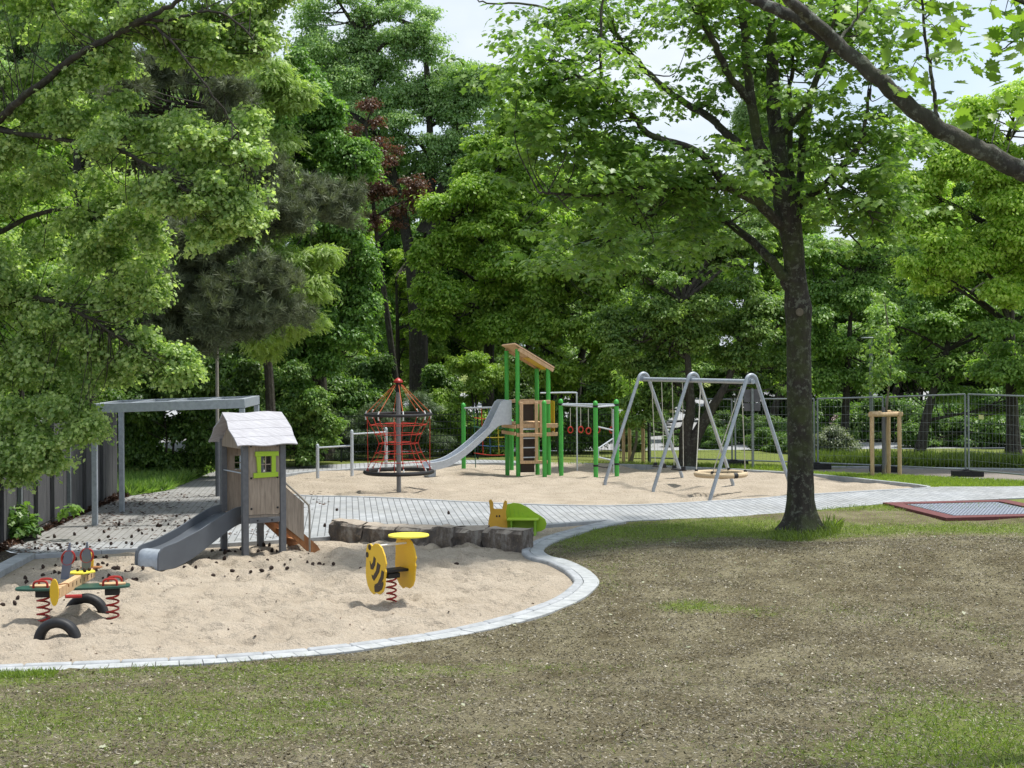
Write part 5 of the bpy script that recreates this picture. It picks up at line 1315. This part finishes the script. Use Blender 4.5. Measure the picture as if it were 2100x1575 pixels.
addlimb([(1585, 365, 0), (1560, 333, -.1), (1500, 283, .3), (1450, 237, .6), (1393, 203, .9), (1333, 153, 1.2), (1283, 97, 1.5), (1243, 47, 1.7), (1200, 5, 1.9)], 10, 4)
addlimb([(1542, 215, -.5), (1523, 187, -.7), (1493, 150, -.9), (1467, 93, -1.2), (1433, 33, -1.5), (1400, -20, -1.7)], 9, 5)
addlimb([(1618, 590, 0), (1602, 560, -.1), (1567, 517, .2), (1493, 457, .8), (1447, 413, 1.2), (1400, 380, 1.5), (1340, 330, 1.8)], 12, 3)
addlimb([(1490, 455, .8), (1440, 450, .6), (1400, 437, .3), (1340, 440, -.2), (1280, 470, -.6)], 6, 2)
addlimb([(1500, 387, -.9), (1450, 386, -1.2), (1400, 385, -1.5), (1327, 383, -2), (1250, 397, -2.4), (1160, 400, -2.8), (1105, 395, -3)], 6, 2)
addlimb([(1632, 440, .1), (1645, 415, .1), (1693, 377, -.2), (1730, 335, -.5), (1760, 300, -.8), (1773, 257, -1), (1785, 180, -1.2)], 9, 3)
addlimb([(1590, 300, .1), (1610, 270, 0), (1647, 227, -.4), (1667, 173, -.6), (1693, 107, -.9), (1715, 20, -1.2)], 8, 3)
addlimb([(1705, 365, -.2), (1735, 390, -.5), (1763, 412, -.8), (1790, 450, -1)], 4, 1.5)
addlimb([(1690, 380, -.2), (1715, 440, 0), (1740, 475, .2), (1767, 507, .3)], 4, 1.5)
addlimb([(1233, 187, -2.4), (1230, 90, -2.4), (1236, 0, -2.3), (1240, -60, -2.3)], 3, 2)
addlimb([(1310, 160, 1.2), (1220, 60, 1.6), (1100, 12, 2), (1000, 6, 2.2), (960, -6, 2.3)], 4, 1.2)
lob = LB([(1130, 130, 80, 75, -2.5), (1200, 200, 80, 60, -2.3), (1110, 230, 55, 70, -2.6), (1190, 60, 70, 55, 1.6), (1270, 30, 90, 40, 1), (1250, 300, 95, 45, -1.5), (1140, 310, 60, 40, -2), (1330, 320, 90, 45, -1), (1190, 400, 90, 45, -2.4),
          (1300, 400, 90, 45, -1.6), (1400, 400, 90, 45, -1), (1240, 480, 100, 42, -1.2), (1370, 480, 100, 40, .5), (1180, 540, 70, 25, -1), (1300, 540, 90, 22, .3), (1460, 340, 60, 50, -1), (1430, 130, 55, 55, -1.2), (1470, 40, 70, 50, -1.3), (1380, 60, 55, 50, 1),
          (1480, 220, 50, 50, .6), (1550, 130, 60, 60, 1.0), (1640, 90, 70, 60, .6), (1700, 40, 80, 55, .3), (1780, 60, 60, 55, -.6), (1770, 150, 65, 50, -1), (1800, 240, 60, 50, -.8), (1760, 290, 60, 45, 0), (1820, 330, 45, 50, -.5), (1750, 370, 70, 40, -.5), (1790, 430, 55, 45, -.6), (1720, 450, 50, 40, .3),
          (1770, 500, 45, 25, .2), (1670, 250, 50, 60, 1), (1640, 180, 40, 50, -1), (1560, 300, 50, 60, 1.4), (1500, -40, 260, 50, 0), (1650, 330, 35, 45, 1.5), (1540, 420, 60, 35, 1.6), (1450, 520, 70, 25, .8)], my, 1.6)
C, D, l = clumps(lob, 560, g, .1)
k = vn(C[:, 0], C[:, 2]*1.6+C[:, 1]*.4, .8, 93) > .27; C, D = C[k], D[k]
nearest_twigs(mb, sk, C, g, 2, .016, .004)
mb.build('trunk', M['bark'], mt, smooth=60)
kn = MB(); kc = W(1640, 640, my-.245)
kn.tube([kc+np.array([.055*math.cos(t), 0, .06*math.sin(t)]) for t in np.arange(16)*2*math.pi/16], .016, 6, closed=True)
kn.lathe([(.05, -.02), (.05, .012)], kc, 10, (0, -1, 0)); kn.build('knot', M['bark_young'], mt)
C = np.vstack([C+g.normal(size=C.shape)*[.5, .5, .12] for _ in range(3)])
pos, nr, i, al = domes(C, 26, .27, g, flat=.32, rnd=.36, up=.9)
leaf_mesh('crown', L['maple_main'], pos, nr, .126*g.uniform(.6, 1.25, len(pos)), 'lobed', mt, along=al, tint=np.clip(.45+.25*g.normal(size=len(C))[i]+.2*g.normal(size=len(pos)), 0, 1), g=g)

# ---------------------------------------------------------------- the near tree whose limb crosses the top right corner
g = np.random.default_rng(8); ny0 = 10.5
nt_ = thing('near_maple', 'maple at the right edge whose lichen covered limb slants across the top right corner', 'tree', (4.9, 11.0, float(LZ(4.9, 11.0))))
mb = MB(); kk = ny0/F
mb.tube(smooth_path([(4.9, 11.0, .3), (4.86, 11, 1.4), (4.8, 10.9, 2.6), (4.85, 11, 3.6), (5.0, 11.2, 5.2), (5.1, 11.4, 7.5)], 6), list(np.linspace(.24, .10, 31)), 14)
def nl(pts, r0, r1, n=10):
    Qm = [np.array(q)+g.normal(size=3)*.006 for q in smooth_path(pts, 7)]; mb.tube(Qm, list(np.linspace(r0, r1, len(Qm))), n); return Qm
main = nl([(4.82, 10.9, 3.0), (4.3, 10.75, 3.75)] + [W(x, y, ny0) for x, y in ((2170, 378), (2100, 352), (2000, 303), (1900, 245), (1800, 160), (1720, 92), (1640, 40), (1560, 5), (1480, -40), (1380, -110))], .082, .030, 14)
s2_ = nl([W(1925, 262, ny0), W(1915, 180, ny0-.1), W(1900, 90, ny0-.2), W(1890, -20, ny0-.3)], .016, .008, 6)
s3_ = nl([W(1700, 105, ny0), W(1740, 60, ny0+.2), W(1780, 10, ny0+.3), W(1800, -40, ny0+.4)], .014, .006, 6)
s4_ = nl([W(1720, 92, ny0), W(1640, 20, ny0-.3), W(1570, -40, ny0-.5)], .05, .03, 8)
s5_ = nl([W(2240, 420, 10.7), W(2260, 200, 10.3), W(2150, 40, 10), W(2020, -30, 9.8)], .04, .012, 7)
s6_ = nl([W(2180, 80, 10), W(2110, 70, 9.9), W(2050, 105, 9.8)], .010, .004, 5)
C = np.array([W(*p) for p in ((1900, 40, 10.3), (1880, 90, 10.1), (1920, 130, 10.2), (1950, 20, 10.4), (1990, 55, 10.4), (1865, 150, 10.2), (1930, 75, 10.0), (1850, 20, 10.3), (1900, 180, 10.3), (2030, 10, 10), (2060, 30, 9.9), (2090, 10, 9.9), (2090, 60, 9.8), (2045, 110, 9.8), (1660, 15, 10.6), (1690, -5, 10.6), (2110, 110, 10), (1990, -10, 10.2), (1820, -20, 10.3), (2080, 85, 9.9),
                              (2130, 20, 9.8), (2180, 60, 9.8), (2200, 150, 10), (1760, -30, 10.5), (2010, 240, 10.6), (2060, 215, 10.6), (2100, 225, 10.7), (2140, 240, 10.7), (2130, 100, 10.1), (2240, 250, 10.3), (1940, -40, 10.2), (2060, -40, 10))])
S = np.array(main+s2_+s3_+s5_+s6_)
for c in C:
    p = S[np.argmin(np.linalg.norm(S-c, axis=1))]; mb.tube(smooth_path([p, (p+c)/2+[0, 0, .05], c], 4), list(np.linspace(.005, .002, 9)), 5)
mb.build('trunk', M['bark_near'], nt_, smooth=60)
n_ = 9; pos = np.repeat(C, n_, 0)+g.normal(size=(len(C)*n_, 3))*[.15, .2, .07]
leaf_mesh('crown', L['near'], pos, g.normal(size=(len(pos), 3))*.45+[0, 0, 1], g.uniform(.07, .125, len(pos)), 'maple', nt_, along=g.normal(size=(len(pos), 3))+[0, 0, -.4], g=g)

# ---------------------------------------------------------------- the maple over the left side
g = np.random.default_rng(9)
lt = thing('left_maple', 'large pale green maple hanging over the board fence along the left edge', 'tree', (-11.0, 26.5, 0))
mb = MB(); ly = 25.0
sk = smooth_path([(-11, 26.5, -.2), (-10.9, 26.4, 1.8), (-10.7, 26.2, 3.6), (-10.5, 26, 6), (-10.3, 26, 9.5)], 6)
mb.tube(sk, list(np.linspace(.30, .14, len(sk))), 12); sk = list(sk[10:])
def ll(pts, r0, r1):
    global sk
    Qm = [np.array(q)+g.normal(size=3)*.012 for q in smooth_path([W(x, y, d) for x, y, d in pts], 6)]; mb.tube(Qm, list(np.linspace(r0, r1, len(Qm))), 8); sk += Qm[3:]
ll([(-260, 420, 26), (-90, 330, 25), (0, 245, 24.5), (50, 198, 24), (153, 117, 23.5), (200, 90, 23.3), (250, 63, 23), (293, 42, 22.8), (360, 5, 22.5), (420, -30, 22.4)], .075, .03)
ll([(-240, 300, 26), (-80, 262, 25.2), (0, 267, 24.6), (100, 283, 24.2), (217, 300, 23.6), (300, 335, 23.2), (380, 390, 22.9)], .06, .018)
ll([(293, 42, 22.8), (350, 40, 22.9), (430, 22, 23.2), (500, 60, 23.4), (540, 110, 23.6)], .03, .01)
ll([(250, 60, 23), (320, 55, 22.8), (400, 150, 22.8), (470, 240, 23), (505, 330, 23.2)], .025, .008)
ll([(-200, 700, 27), (-40, 640, 26), (60, 610, 25.5), (160, 640, 25.2), (260, 700, 25)], .08, .015)
ll([(-200, 560, 27), (-20, 480, 26), (120, 430, 25.3), (230, 440, 25)], .07, .015)
lob = LB([(60, 70, 120, 80, 0), (200, 40, 120, 60, -1), (190, 130, 90, 60, -1.2), (330, 50, 90, 38, -1.6), (430, 60, 90, 50, -1.4), (510, 110, 50, 60, -1), (540, 40, 40, 45, -.8), (430, 130, 60, 40, -1.2), (345, 100, 60, 22, -1.4), (60, 210, 100, 70, 0), (190, 215, 90, 50, -1),
          (100, 320, 120, 60, 0), (250, 290, 110, 55, -1.2), (370, 290, 90, 45, -1.6), (440, 330, 80, 45, -1.6), (500, 280, 40, 50, -1.2), (480, 400, 60, 55, -1.6), (400, 400, 80, 50, -1.7), (300, 390, 90, 50, -1.3), (505, 460, 30, 40, -1.5), (430, 480, 40, 30, -1.5), (180, 400, 100, 55, 0), (60, 440, 100, 70, .8), (170, 500, 90, 60, .3), (270, 480, 60, 40, -.5),
          (250, 560, 70, 50, .2), (310, 590, 30, 40, 0), (80, 560, 110, 70, .8), (150, 640, 90, 55, .6), (40, 680, 90, 70, 1), (150, 720, 100, 50, .8), (240, 710, 80, 45, .6), (240, 650, 50, 40, .5), (315, 740, 65, 28, .6), (205, 768, 80, 32, .8), (80, 780, 100, 55, 1), (362, 768, 30, 16, .6), (130, 850, 55, 40, .6), (50, 880, 70, 60, .8), (180, 885, 22, 26, .4), (30, 960, 50, 45, .8), (110, 930, 40, 35, .5),
          (-80, 200, 110, 200, .5), (-90, 600, 110, 220, 1.5), (-60, 860, 70, 100, 1.5), (100, -50, 200, 60, -.6), (330, -50, 200, 50, -1.4), (560, -20, 40, 30, -.6)], ly, 1.1)
C, D, l = clumps(boughs(lob, g, 6, .3), 6200, g, .15)
nearest_twigs(mb, sk, C, g, 14, .010, .003)
mb.build('trunk', M['bark_far'], lt, smooth=60)
pos, nr, i, al = domes(C, 36, .17, g, flat=.8, rnd=.7)
ok = pos[:, 2] > .35; pos, nr, i, al = pos[ok], nr[ok], i[ok], al[ok]
leaf_mesh('crown', L['maple_left'], pos, nr, .073*g.uniform(.4, 1.35, len(pos)), 'lobed', lt, along=al, tint=np.clip(.45+.2*g.normal(size=len(C))[i]+.38*g.normal(size=len(pos)), 0, 1), g=g)

# ---------------------------------------------------------------- pine
g = np.random.default_rng(12)
base = np.array((-10.3, 36.5, 0)); pn = thing('pine_tree', 'dark grey green pine leaning over the pergola behind the left maple', 'tree', base)
mb = MB(); sk = smooth_path([base-[0, 0, .2], base+[.3, 0, 3], base+[1.2, -.8, 7], base+[1.6, -1.2, 12]], 7); mb.tube(sk, list(np.linspace(.24, .08, len(sk))), 10); sk = list(sk[3:])
for ex in ((420, 560, 33), (500, 640, 33), (560, 450, 33.5), (640, 425, 34.5), (450, 220, 34), (330, 640, 34), (440, 680, 33.2)):
    q = W(*ex); p = sk[int(np.argmin([abs(z_[2]-q[2]+.4) for z_ in sk]))]; Qm = smooth_path([p, (p+q)/2+[0, 0, .25], q], 7); mb.tube(Qm, list(np.linspace(.07, .015, len(Qm))), 6); sk += Qm[3:]
lob = LB([(330, 180, 100, 70, 34), (420, 140, 60, 60, 35), (450, 220, 70, 40, 34), (520, 340, 60, 45, 34), (640, 420, 70, 32, 34.5), (560, 440, 80, 45, 33.5), (470, 470, 90, 60, 33), (400, 560, 110, 65, 33), (500, 600, 90, 60, 33), (330, 640, 80, 50, 34), (430, 660, 130, 45, 33), (530, 655, 70, 35, 33), (330, 500, 70, 80, 34.5), (300, 330, 90, 90, 36), (400, 690, 90, 25, 33.5), (700, 400, 30, 18, 34.5), (280, 560, 60, 60, 35), (430, 330, 80, 60, 35), (455, 620, 50, 60, 32.6), (440, 540, 60, 50, 33)], 0, 1.2)
C, D, l = clumps(boughs(lob, g, 4, .3), 1050, g, .2); nearest_twigs(mb, sk, C, g, 2, .022, .006); mb.build('trunk', M['bark_far'], pn, smooth=60)
T_, _, ti = sprays(C, D, 9, .36, g, thick=.18, droop=.0)
n_ = 13; i = np.repeat(np.arange(len(T_)), n_)
tdir = g.normal(size=(len(T_), 3))*.5 + [0, 0, .9] + D[ti]*.5
al = tdir[i] + g.normal(size=(len(i), 3))*.75
leaf_mesh('crown', L['pine'], T_[i]+g.normal(size=(len(i), 3))*.02, g.normal(size=(len(i), 3)), .17*g.uniform(.7, 1.2, len(i)), 'needle', pn, along=al, tint=np.clip(.45+.3*g.normal(size=len(T_))[i], 0, 1), g=g)

# ---------------------------------------------------------------- trees of the wood behind
def gb(px, Y): return W(px, 800, Y)*[1, 1, 0]
horn = tree('conical_tree', 'dense cone shaped dark green tree in the middle left, right of the pine', gb(670, 46), LB([(640, 160, 45, 70), (665, 240, 65, 80), (620, 300, 80, 90), (685, 350, 75, 90), (610, 430, 90, 100), (700, 470, 70, 90), (640, 560, 100, 90), (715, 600, 60, 90), (600, 660, 100, 80), (690, 720, 85, 80), (580, 760, 90, 70), (560, 250, 60, 90), (720, 540, 50, 60), (745, 660, 35, 60)], 45, .9),
     L['horn'], 'diamond', .19, 85000, .22, W(650, 200, 46), seed=21, nb=6, per=60, cr_=.36, spray=dict(flat=.8), inner=.7)
ash = tree('feathery_tree', 'pale feathery yellow green tree peeping out behind the pine', gb(560, 40), LB([(590, 560, 80, 55), (560, 620, 90, 60), (620, 540, 45, 40), (600, 680, 60, 40), (540, 700, 50, 30), (530, 250, 70, 90), (570, 180, 50, 60), (500, 330, 80, 60), (560, 330, 55, 60), (470, 220, 70, 80), (545, 450, 70, 50), (600, 240, 30, 60)], 39, .9),
     L['ash'], 'spray', .30, 24000, .16, W(520, 250, 40), seed=22, per=60, cr_=.5, spray=dict(flat=.5), inner=.4)
talls = tree('tall_tree', 'tall grey green tree with an airy crown reaching the top of the sky', gb(858, 56), LB([(700, 90, 80, 80), (790, 70, 80, 60), (690, 190, 80, 70), (780, 170, 90, 70), (870, 150, 80, 60), (940, 160, 75, 55), (1000, 190, 45, 50), (860, 240, 100, 70), (950, 260, 90, 70), (1000, 310, 45, 60), (780, 270, 80, 70), (830, 330, 80, 60), (920, 350, 70, 60), (700, 290, 60, 70), (660, 110, 50, 60), (800, 10, 70, 40), (720, 10, 60, 40), (880, 60, 35, 40), (840, 430, 70, 50), (960, 380, 60, 60)], 56, .9),
     L['tall'], 'diamond', .17, 62000, .30, W(850, 40, 56), seed=23, nb=6, per=70, cr_=.55, spray=dict(flat=.5), inner=.35, limbs=60, stems=[[gb(858, 56), W(868, 600, 56), W(885, 380, 56), W(870, 60, 56)], [gb(858, 56), W(845, 560, 56), W(800, 330, 56), W(740, 70, 56)], [W(875, 480, 56), W(930, 320, 56), W(960, 150, 56)]])
copper = tree('copper_tree', 'thin tree with copper red leaves between the cone shaped tree and the tall tree', gb(826, 51), LB([(745, 235, 35, 35), (745, 300, 45, 50), (790, 320, 40, 35), (760, 370, 50, 45), (830, 400, 45, 40), (800, 440, 60, 45), (850, 390, 25, 25)], 50.5, .8),
     L['red'], 'diamond', .16, 3200, .15, W(750, 260, 50.5), seed=24, per=55, cr_=.42, spray=dict(flat=.6), inner=.3)
bright = tree('bright_maple', 'bright green maple rising behind the climbing tower', gb(1000, 51), LB([(1060, 250, 60, 45), (1010, 300, 75, 55), (1090, 320, 80, 60), (960, 370, 75, 55), (1040, 400, 90, 65), (930, 450, 70, 60), (1110, 430, 80, 70), (1000, 500, 95, 70), (910, 540, 60, 65), (1090, 540, 90, 70), (960, 600, 85, 60), (1040, 640, 90, 60), (1130, 640, 70, 60), (890, 640, 40, 50)], 50, .9),
     L['bright'], 'diamond', .21, 60000, .24, W(1020, 300, 51), seed=25, per=60, cr_=.52, spray=dict(flat=.45, up=.7), inner=.5, limbs=46)
dark1 = tree('leafy_tree', 'leafy tree wall behind the ring frame', gb(1180, 50), LB([(1180, 560, 70, 70), (1250, 520, 70, 70), (1160, 680, 70, 70), (1230, 660, 80, 80), (1150, 760, 60, 60), (1230, 780, 50, 50), (1310, 480, 70, 60), (1100, 720, 60, 50), (1200, 450, 80, 50), (1330, 370, 70, 60)], 49, .9),
     L['bright'], 'diamond', .20, 34000, .18, W(1210, 460, 50), seed=26, per=60, cr_=.5, spray=dict(flat=.5), inner=.5)
h0 = G(1408, 956); hy = h0[1]
multi = tree('leaning_tree', 'leaning two stemmed dark tree behind the swing frame', h0, LB([(1360, 560, 90, 60), (1460, 540, 90, 55), (1300, 640, 80, 55), (1400, 660, 90, 55), (1490, 640, 90, 60), (1280, 720, 60, 40), (1570, 600, 60, 60), (1560, 700, 70, 60), (1330, 780, 60, 40), (1500, 740, 60, 40), (1600, 780, 50, 50), (1380, 480, 90, 50), (1310, 830, 30, 35), (1520, 480, 70, 50), (1390, 750, 60, 30)], hy+.5, 1.0),
     L['mid'], 'diamond', .17, 40000, .22, W(1500, 600, hy), seed=27, per=60, cr_=.45, spray=dict(flat=.4, up=.7), inner=.4, limbs=40,
     stems=[[h0, W(1425, 900, hy), W(1455, 845, hy), W(1490, 785, hy), W(1530, 690, hy)], [h0-[0, 0, 0], W(1406, 890, hy), W(1416, 840, hy), W(1412, 760, hy), W(1400, 620, hy)]])
rgt = tree('broadleaf_tree', 'large yellow green tree at the right edge behind the construction fence', gb(2078, 43), LB([(2060, 230, 90, 50), (1960, 300, 90, 60), (2080, 330, 100, 70), (1910, 380, 70, 60), (2010, 400, 90, 70), (2110, 440, 90, 80), (1930, 470, 80, 60), (2030, 510, 90, 65), (1880, 420, 40, 50), (1960, 570, 90, 50), (2090, 580, 90, 60), (2170, 300, 80, 100), (2190, 500, 80, 120), (1900, 560, 60, 45), (2000, 250, 60, 40), (2110, 200, 60, 45)], 42, 1.0),
     L['right'], 'diamond', .19, 62000, .20, W(2060, 300, 43), seed=28, per=60, cr_=.48, spray=dict(flat=.55), inner=.4, limbs=40)
rg2 = tree('layered_tree', 'layered mid green tree under the yellow green tree at the right', gb(1882, 44), LB([(1960, 660, 90, 40), (2060, 660, 90, 45), (1900, 700, 70, 40), (2000, 740, 90, 45), (2100, 750, 80, 50), (1930, 790, 70, 35), (1850, 640, 50, 50), (2050, 820, 80, 30), (2150, 680, 70, 90), (1860, 760, 40, 40), (1960, 600, 80, 40), (2080, 590, 80, 50), (2085, 690, 90, 50, -3), (2040, 740, 60, 40, -2.5), (2120, 770, 70, 40, -3)], 45, .9),
     L['mid'], 'diamond', .19, 34000, .17, W(1960, 600, 45), seed=29, per=60, cr_=.5, spray=dict(flat=.35, up=.8), inner=.4)
jm = tree('leafy_tree', 'olive green tree seen between the maple trunk and the staked young tree', gb(1730, 52), LB([(1720, 560, 70, 50), (1700, 640, 60, 60), (1780, 620, 60, 50), (1840, 560, 60, 50), (1690, 720, 60, 50), (1760, 700, 60, 50), (1830, 660, 45, 50), (1720, 790, 60, 35), (1660, 560, 60, 60), (1660, 680, 50, 60), (1840, 480, 50, 50), (1880, 620, 40, 50), (1800, 770, 50, 30)], 52, .9),
     L['shrub'], 'diamond', .19, 32000, .16, W(1750, 560, 52), seed=30, per=60, cr_=.5, spray=dict(flat=.45, up=.6), inner=.4)
ys = G(1812, 977); ysy = s3[1]-.35; yb = W(1812, 900, ysy)*[1, 1, 0]
young = tree('young_tree', 'thin young tree tied between the three pale stakes', yb, LB([(1812, 680, 30, 25), (1808, 750, 32, 30), (1830, 770, 25, 22), (1795, 780, 22, 18), (1815, 620, 18, 28), (1812, 720, 28, 25)], ysy, 1.0),
     L['mid'], 'diamond', .11, 1000, .042, W(1812, 600, ysy), seed=31, per=22, cr_=.22, bark='bark_young', inner=.2, limbs=12, twig=0)
MB().tube([v3(yb, -.02), v3(yb, 1.75)], .045, 8).build('trunk_wrap', M['grey_post'], young)
y2 = W(1293, 900, b1[1]+.2)*[1, 1, 0]
tree('young_tree', 'thin young tree between the wooden stakes behind the ring frame', y2, LB([(1290, 840, 28, 18), (1305, 800, 25, 20), (1280, 780, 20, 20)], b1[1]+.2, 1.0), L['ash'], 'diamond', .12, 700, .05, W(1293, 760, b1[1]+.2), seed=32, per=22, cr_=.25, bark='bark_young', inner=.2, limbs=8, twig=0)

# ---------------------------------------------------------------- shrubs along the back
def shrub(label, px, Y, lob, mat, kind, size, n, seed, name='shrub', **kw):
    b0 = gb(px, Y); return tree(name, label, b0, LB(lob, Y, .9), L[mat], kind, size, n, .05, W(px, lob[0][1], Y), seed=seed, per=50, cr_=kw.pop('cr', .34), cat='shrub', inner=.35, limbs=10, twig=0, stems=[[b0, W(px-14, lob[0][1], Y)], [b0, W(px+18, lob[0][1]+10, Y)]], trunk_name='stem', crown_name='foliage', **kw)
sh1 = shrub('light green shrub left of the climbing tower roof', 970, 48, [(985, 750, 45, 45), (950, 790, 55, 50), (1020, 800, 40, 60), (980, 840, 70, 60), (930, 870, 50, 60), (1000, 900, 70, 50), (950, 920, 60, 30)], 'bright', 'diamond', .14, 26000, 41)
sh2 = shrub('low feathery grey green bush behind the net spinner', 800, 46.5, [(850, 830, 40, 30), (800, 850, 50, 40), (740, 870, 50, 45), (690, 890, 45, 45), (880, 860, 45, 40), (780, 900, 90, 40), (860, 900, 60, 40), (720, 920, 60, 30)], 'juniper', 'needle', .17, 17000, 42)
sh3 = shrub('broad leafy shrub right of the playhouse roof', 610, 43.5, [(620, 800, 55, 40), (570, 830, 50, 50), (650, 850, 40, 50), (600, 880, 70, 50), (560, 900, 50, 50), (640, 910, 50, 40), (670, 880, 25, 40)], 'shrub', 'diamond', .16, 16000, 43)
sh4 = shrub('dark shrub under the pergola beam', 350, 40, [(320, 850, 70, 60), (400, 860, 60, 60), (280, 900, 50, 60), (360, 930, 80, 45), (430, 920, 40, 50), (300, 780, 60, 60), (400, 770, 80, 60), (480, 770, 60, 70)], 'dark', 'diamond', .18, 22000, 44)
sh5 = shrub('silvery green shrub just right of the maple trunk', 1690, 46, [(1690, 905, 28, 20), (1720, 895, 24, 24), (1705, 922, 36, 20), (1742, 912, 22, 22)], 'grey_shrub', 'diamond', .12, 4200, 45)
sh6 = shrub('pale pink blossoming shrub beyond the fence beside the young tree', 1745, 56, [(1745, 855, 18, 16), (1735, 870, 18, 14), (1755, 872, 12, 12)], 'blossom', 'diamond', .13, 1500, 46)
sh7 = shrub('dark leafy shrub behind the construction fence right of the young tree', 1900, 50, [(1900, 880, 60, 40), (1960, 890, 60, 40), (1850, 890, 40, 35), (2030, 890, 60, 35), (1930, 915, 90, 25), (2100, 880, 60, 40)], 'dark', 'diamond', .15, 14000, 47)
sh8 = shrub('small leafy plant at the foot of the board fence', 50, 27.2, [(45, 1075, 30, 20), (70, 1095, 22, 16), (20, 1060, 30, 26), (135, 1052, 14, 18), (140, 1080, 10, 8)], 'dark', 'lobed', .12, 700, 48, cr=.18)
sh9 = shrub('dark shrub behind the gymnastic bars', 700, 47.5, [(700, 800, 50, 40), (660, 830, 45, 50), (740, 820, 40, 40), (700, 870, 80, 50)], 'dark', 'diamond', .17, 9000, 49)
sh10 = shrub('dense dark shrub behind the ring frame', 1190, 48.5, [(1200, 830, 50, 40), (1140, 850, 40, 45), (1240, 860, 40, 50), (1180, 890, 70, 50)], 'dark', 'diamond', .16, 9000, 50)

# ---------------------------------------------------------------- more of the wood: copies farther back
rr = random.Random(4)
def wood(src, px, Y, s, label, group='trees deep in the wood'):
    o = copy_tree(src); p = gb(px, Y); o.location = tuple(p); o.scale = (s, s, s*rr.uniform(.92, 1.08)); o.rotation_euler = (0, 0, rr.uniform(0, 6.28)); tag(o, label, 'tree', group)
deep = 'shaded green tree deep in the wood behind the playground'
for px, Y, src, s in ((300, 58, bright, 1.1), (420, 62, dark1, 1.5), (180, 48, horn, .9), (540, 66, bright, 1.1), (620, 60, dark1, 1.3), (760, 70, horn, 1.0), (860, 72, dark1, 1.5), (940, 66, horn, .85), (1080, 64, dark1, 1.35), (1180, 70, bright, 1.05),
                      (1290, 66, dark1, 1.3), (1400, 84, bright, 1.0), (1520, 88, dark1, 1.6), (1640, 86, bright, 1.0), (1760, 90, dark1, 1.5), (1880, 84, rgt, 1.2), (2000, 88, horn, 1.1), (2140, 80, bright, 1.2), (60, 46, dark1, 1.2), (-80, 50, horn, 1.0), (700, 84, bright, 1.3), (1000, 88, horn, 1.2), (820, 62, dark1, .9)):
    wood(src, px, Y, s, deep)
und = 'dark undergrowth shrub below the trees at the back'
for px, Y, src, s in ((480, 44, sh4, .9), (560, 48, sh4, .8), (650, 50, sh4, .8), (760, 51, sh4, .9), (830, 52, sh7, 1.0), (900, 53, sh4, .8), (1040, 52, sh4, .85), (1130, 53, sh7, .9), (1270, 55, sh7, .8), (240, 42, sh4, 1.0), (160, 40, sh4, .9), (1580, 53, sh7, .7), (1650, 52, sh7, .8), (2150, 52, sh7, .9), (1340, 58, sh7, .6), (1480, 60, sh7, .6), (1800, 56, sh7, .7)):
    wood(src, px, Y, s, und, 'undergrowth shrubs at the back')

far = 'distant tree beyond the paved yard'
for k in range(13):
    wood((bright, dark1, rgt, horn, talls)[k % 5], -60+185*k, 112+rr.uniform(-6, 8), (1.5, 2.1, 1.6, 1.3, 1.3)[k % 5], far, 'distant trees beyond the yard')
for px, Y, s in ((1300, 49, .55), (1385, 51, .5), (1460, 50, .6), (1560, 49, .55), (1620, 51, .6), (1200, 58, .9), (1120, 60, 1.0), (1345, 64, .9), (1450, 68, 1.0), (1540, 66, .9)):
    wood(sh7 if Y < 55 else sh4, px, Y, s, und, 'undergrowth shrubs at the back')

for px, Y, src, sc in ((1800, 53, sh7, 1.3), (1930, 54, sh7, 1.4), (2060, 53, sh7, 1.4), (2160, 55, sh7, 1.5), (1700, 55, sh7, 1.2), (1880, 62, sh4, 1.5), (2000, 64, sh4, 1.5), (2120, 62, sh4, 1.5), (1760, 66, sh4, 1.5), (1640, 66, sh4, 1.3)):
    wood(src, px, Y, sc, und, 'undergrowth shrubs at the back')
for px, Y, src, sc in ((1820, 60, rg2, 1.1), (1950, 63, bright, .9), (2080, 60, rg2, 1.2), (1700, 63, multi, 1.2), (1580, 62, rg2, 1.1), (250, 50, multi, 1.2), (120, 44, rg2, 1.1), (470, 54, multi, 1.3), (2160, 66, dark1, 1.4), (1240, 60, multi, 1.3), (1120, 57, rg2, 1.2)):
    wood(src, px, Y, sc, deep)

for px, Y, src, sc in ((-40, 52, talls, .95), (110, 60, talls, 1.1), (260, 64, talls, 1.05), (400, 70, talls, 1.2), (30, 38, dark1, 1.0), (180, 56, bright, 1.1)):
    wood(src, px, Y, sc, deep)
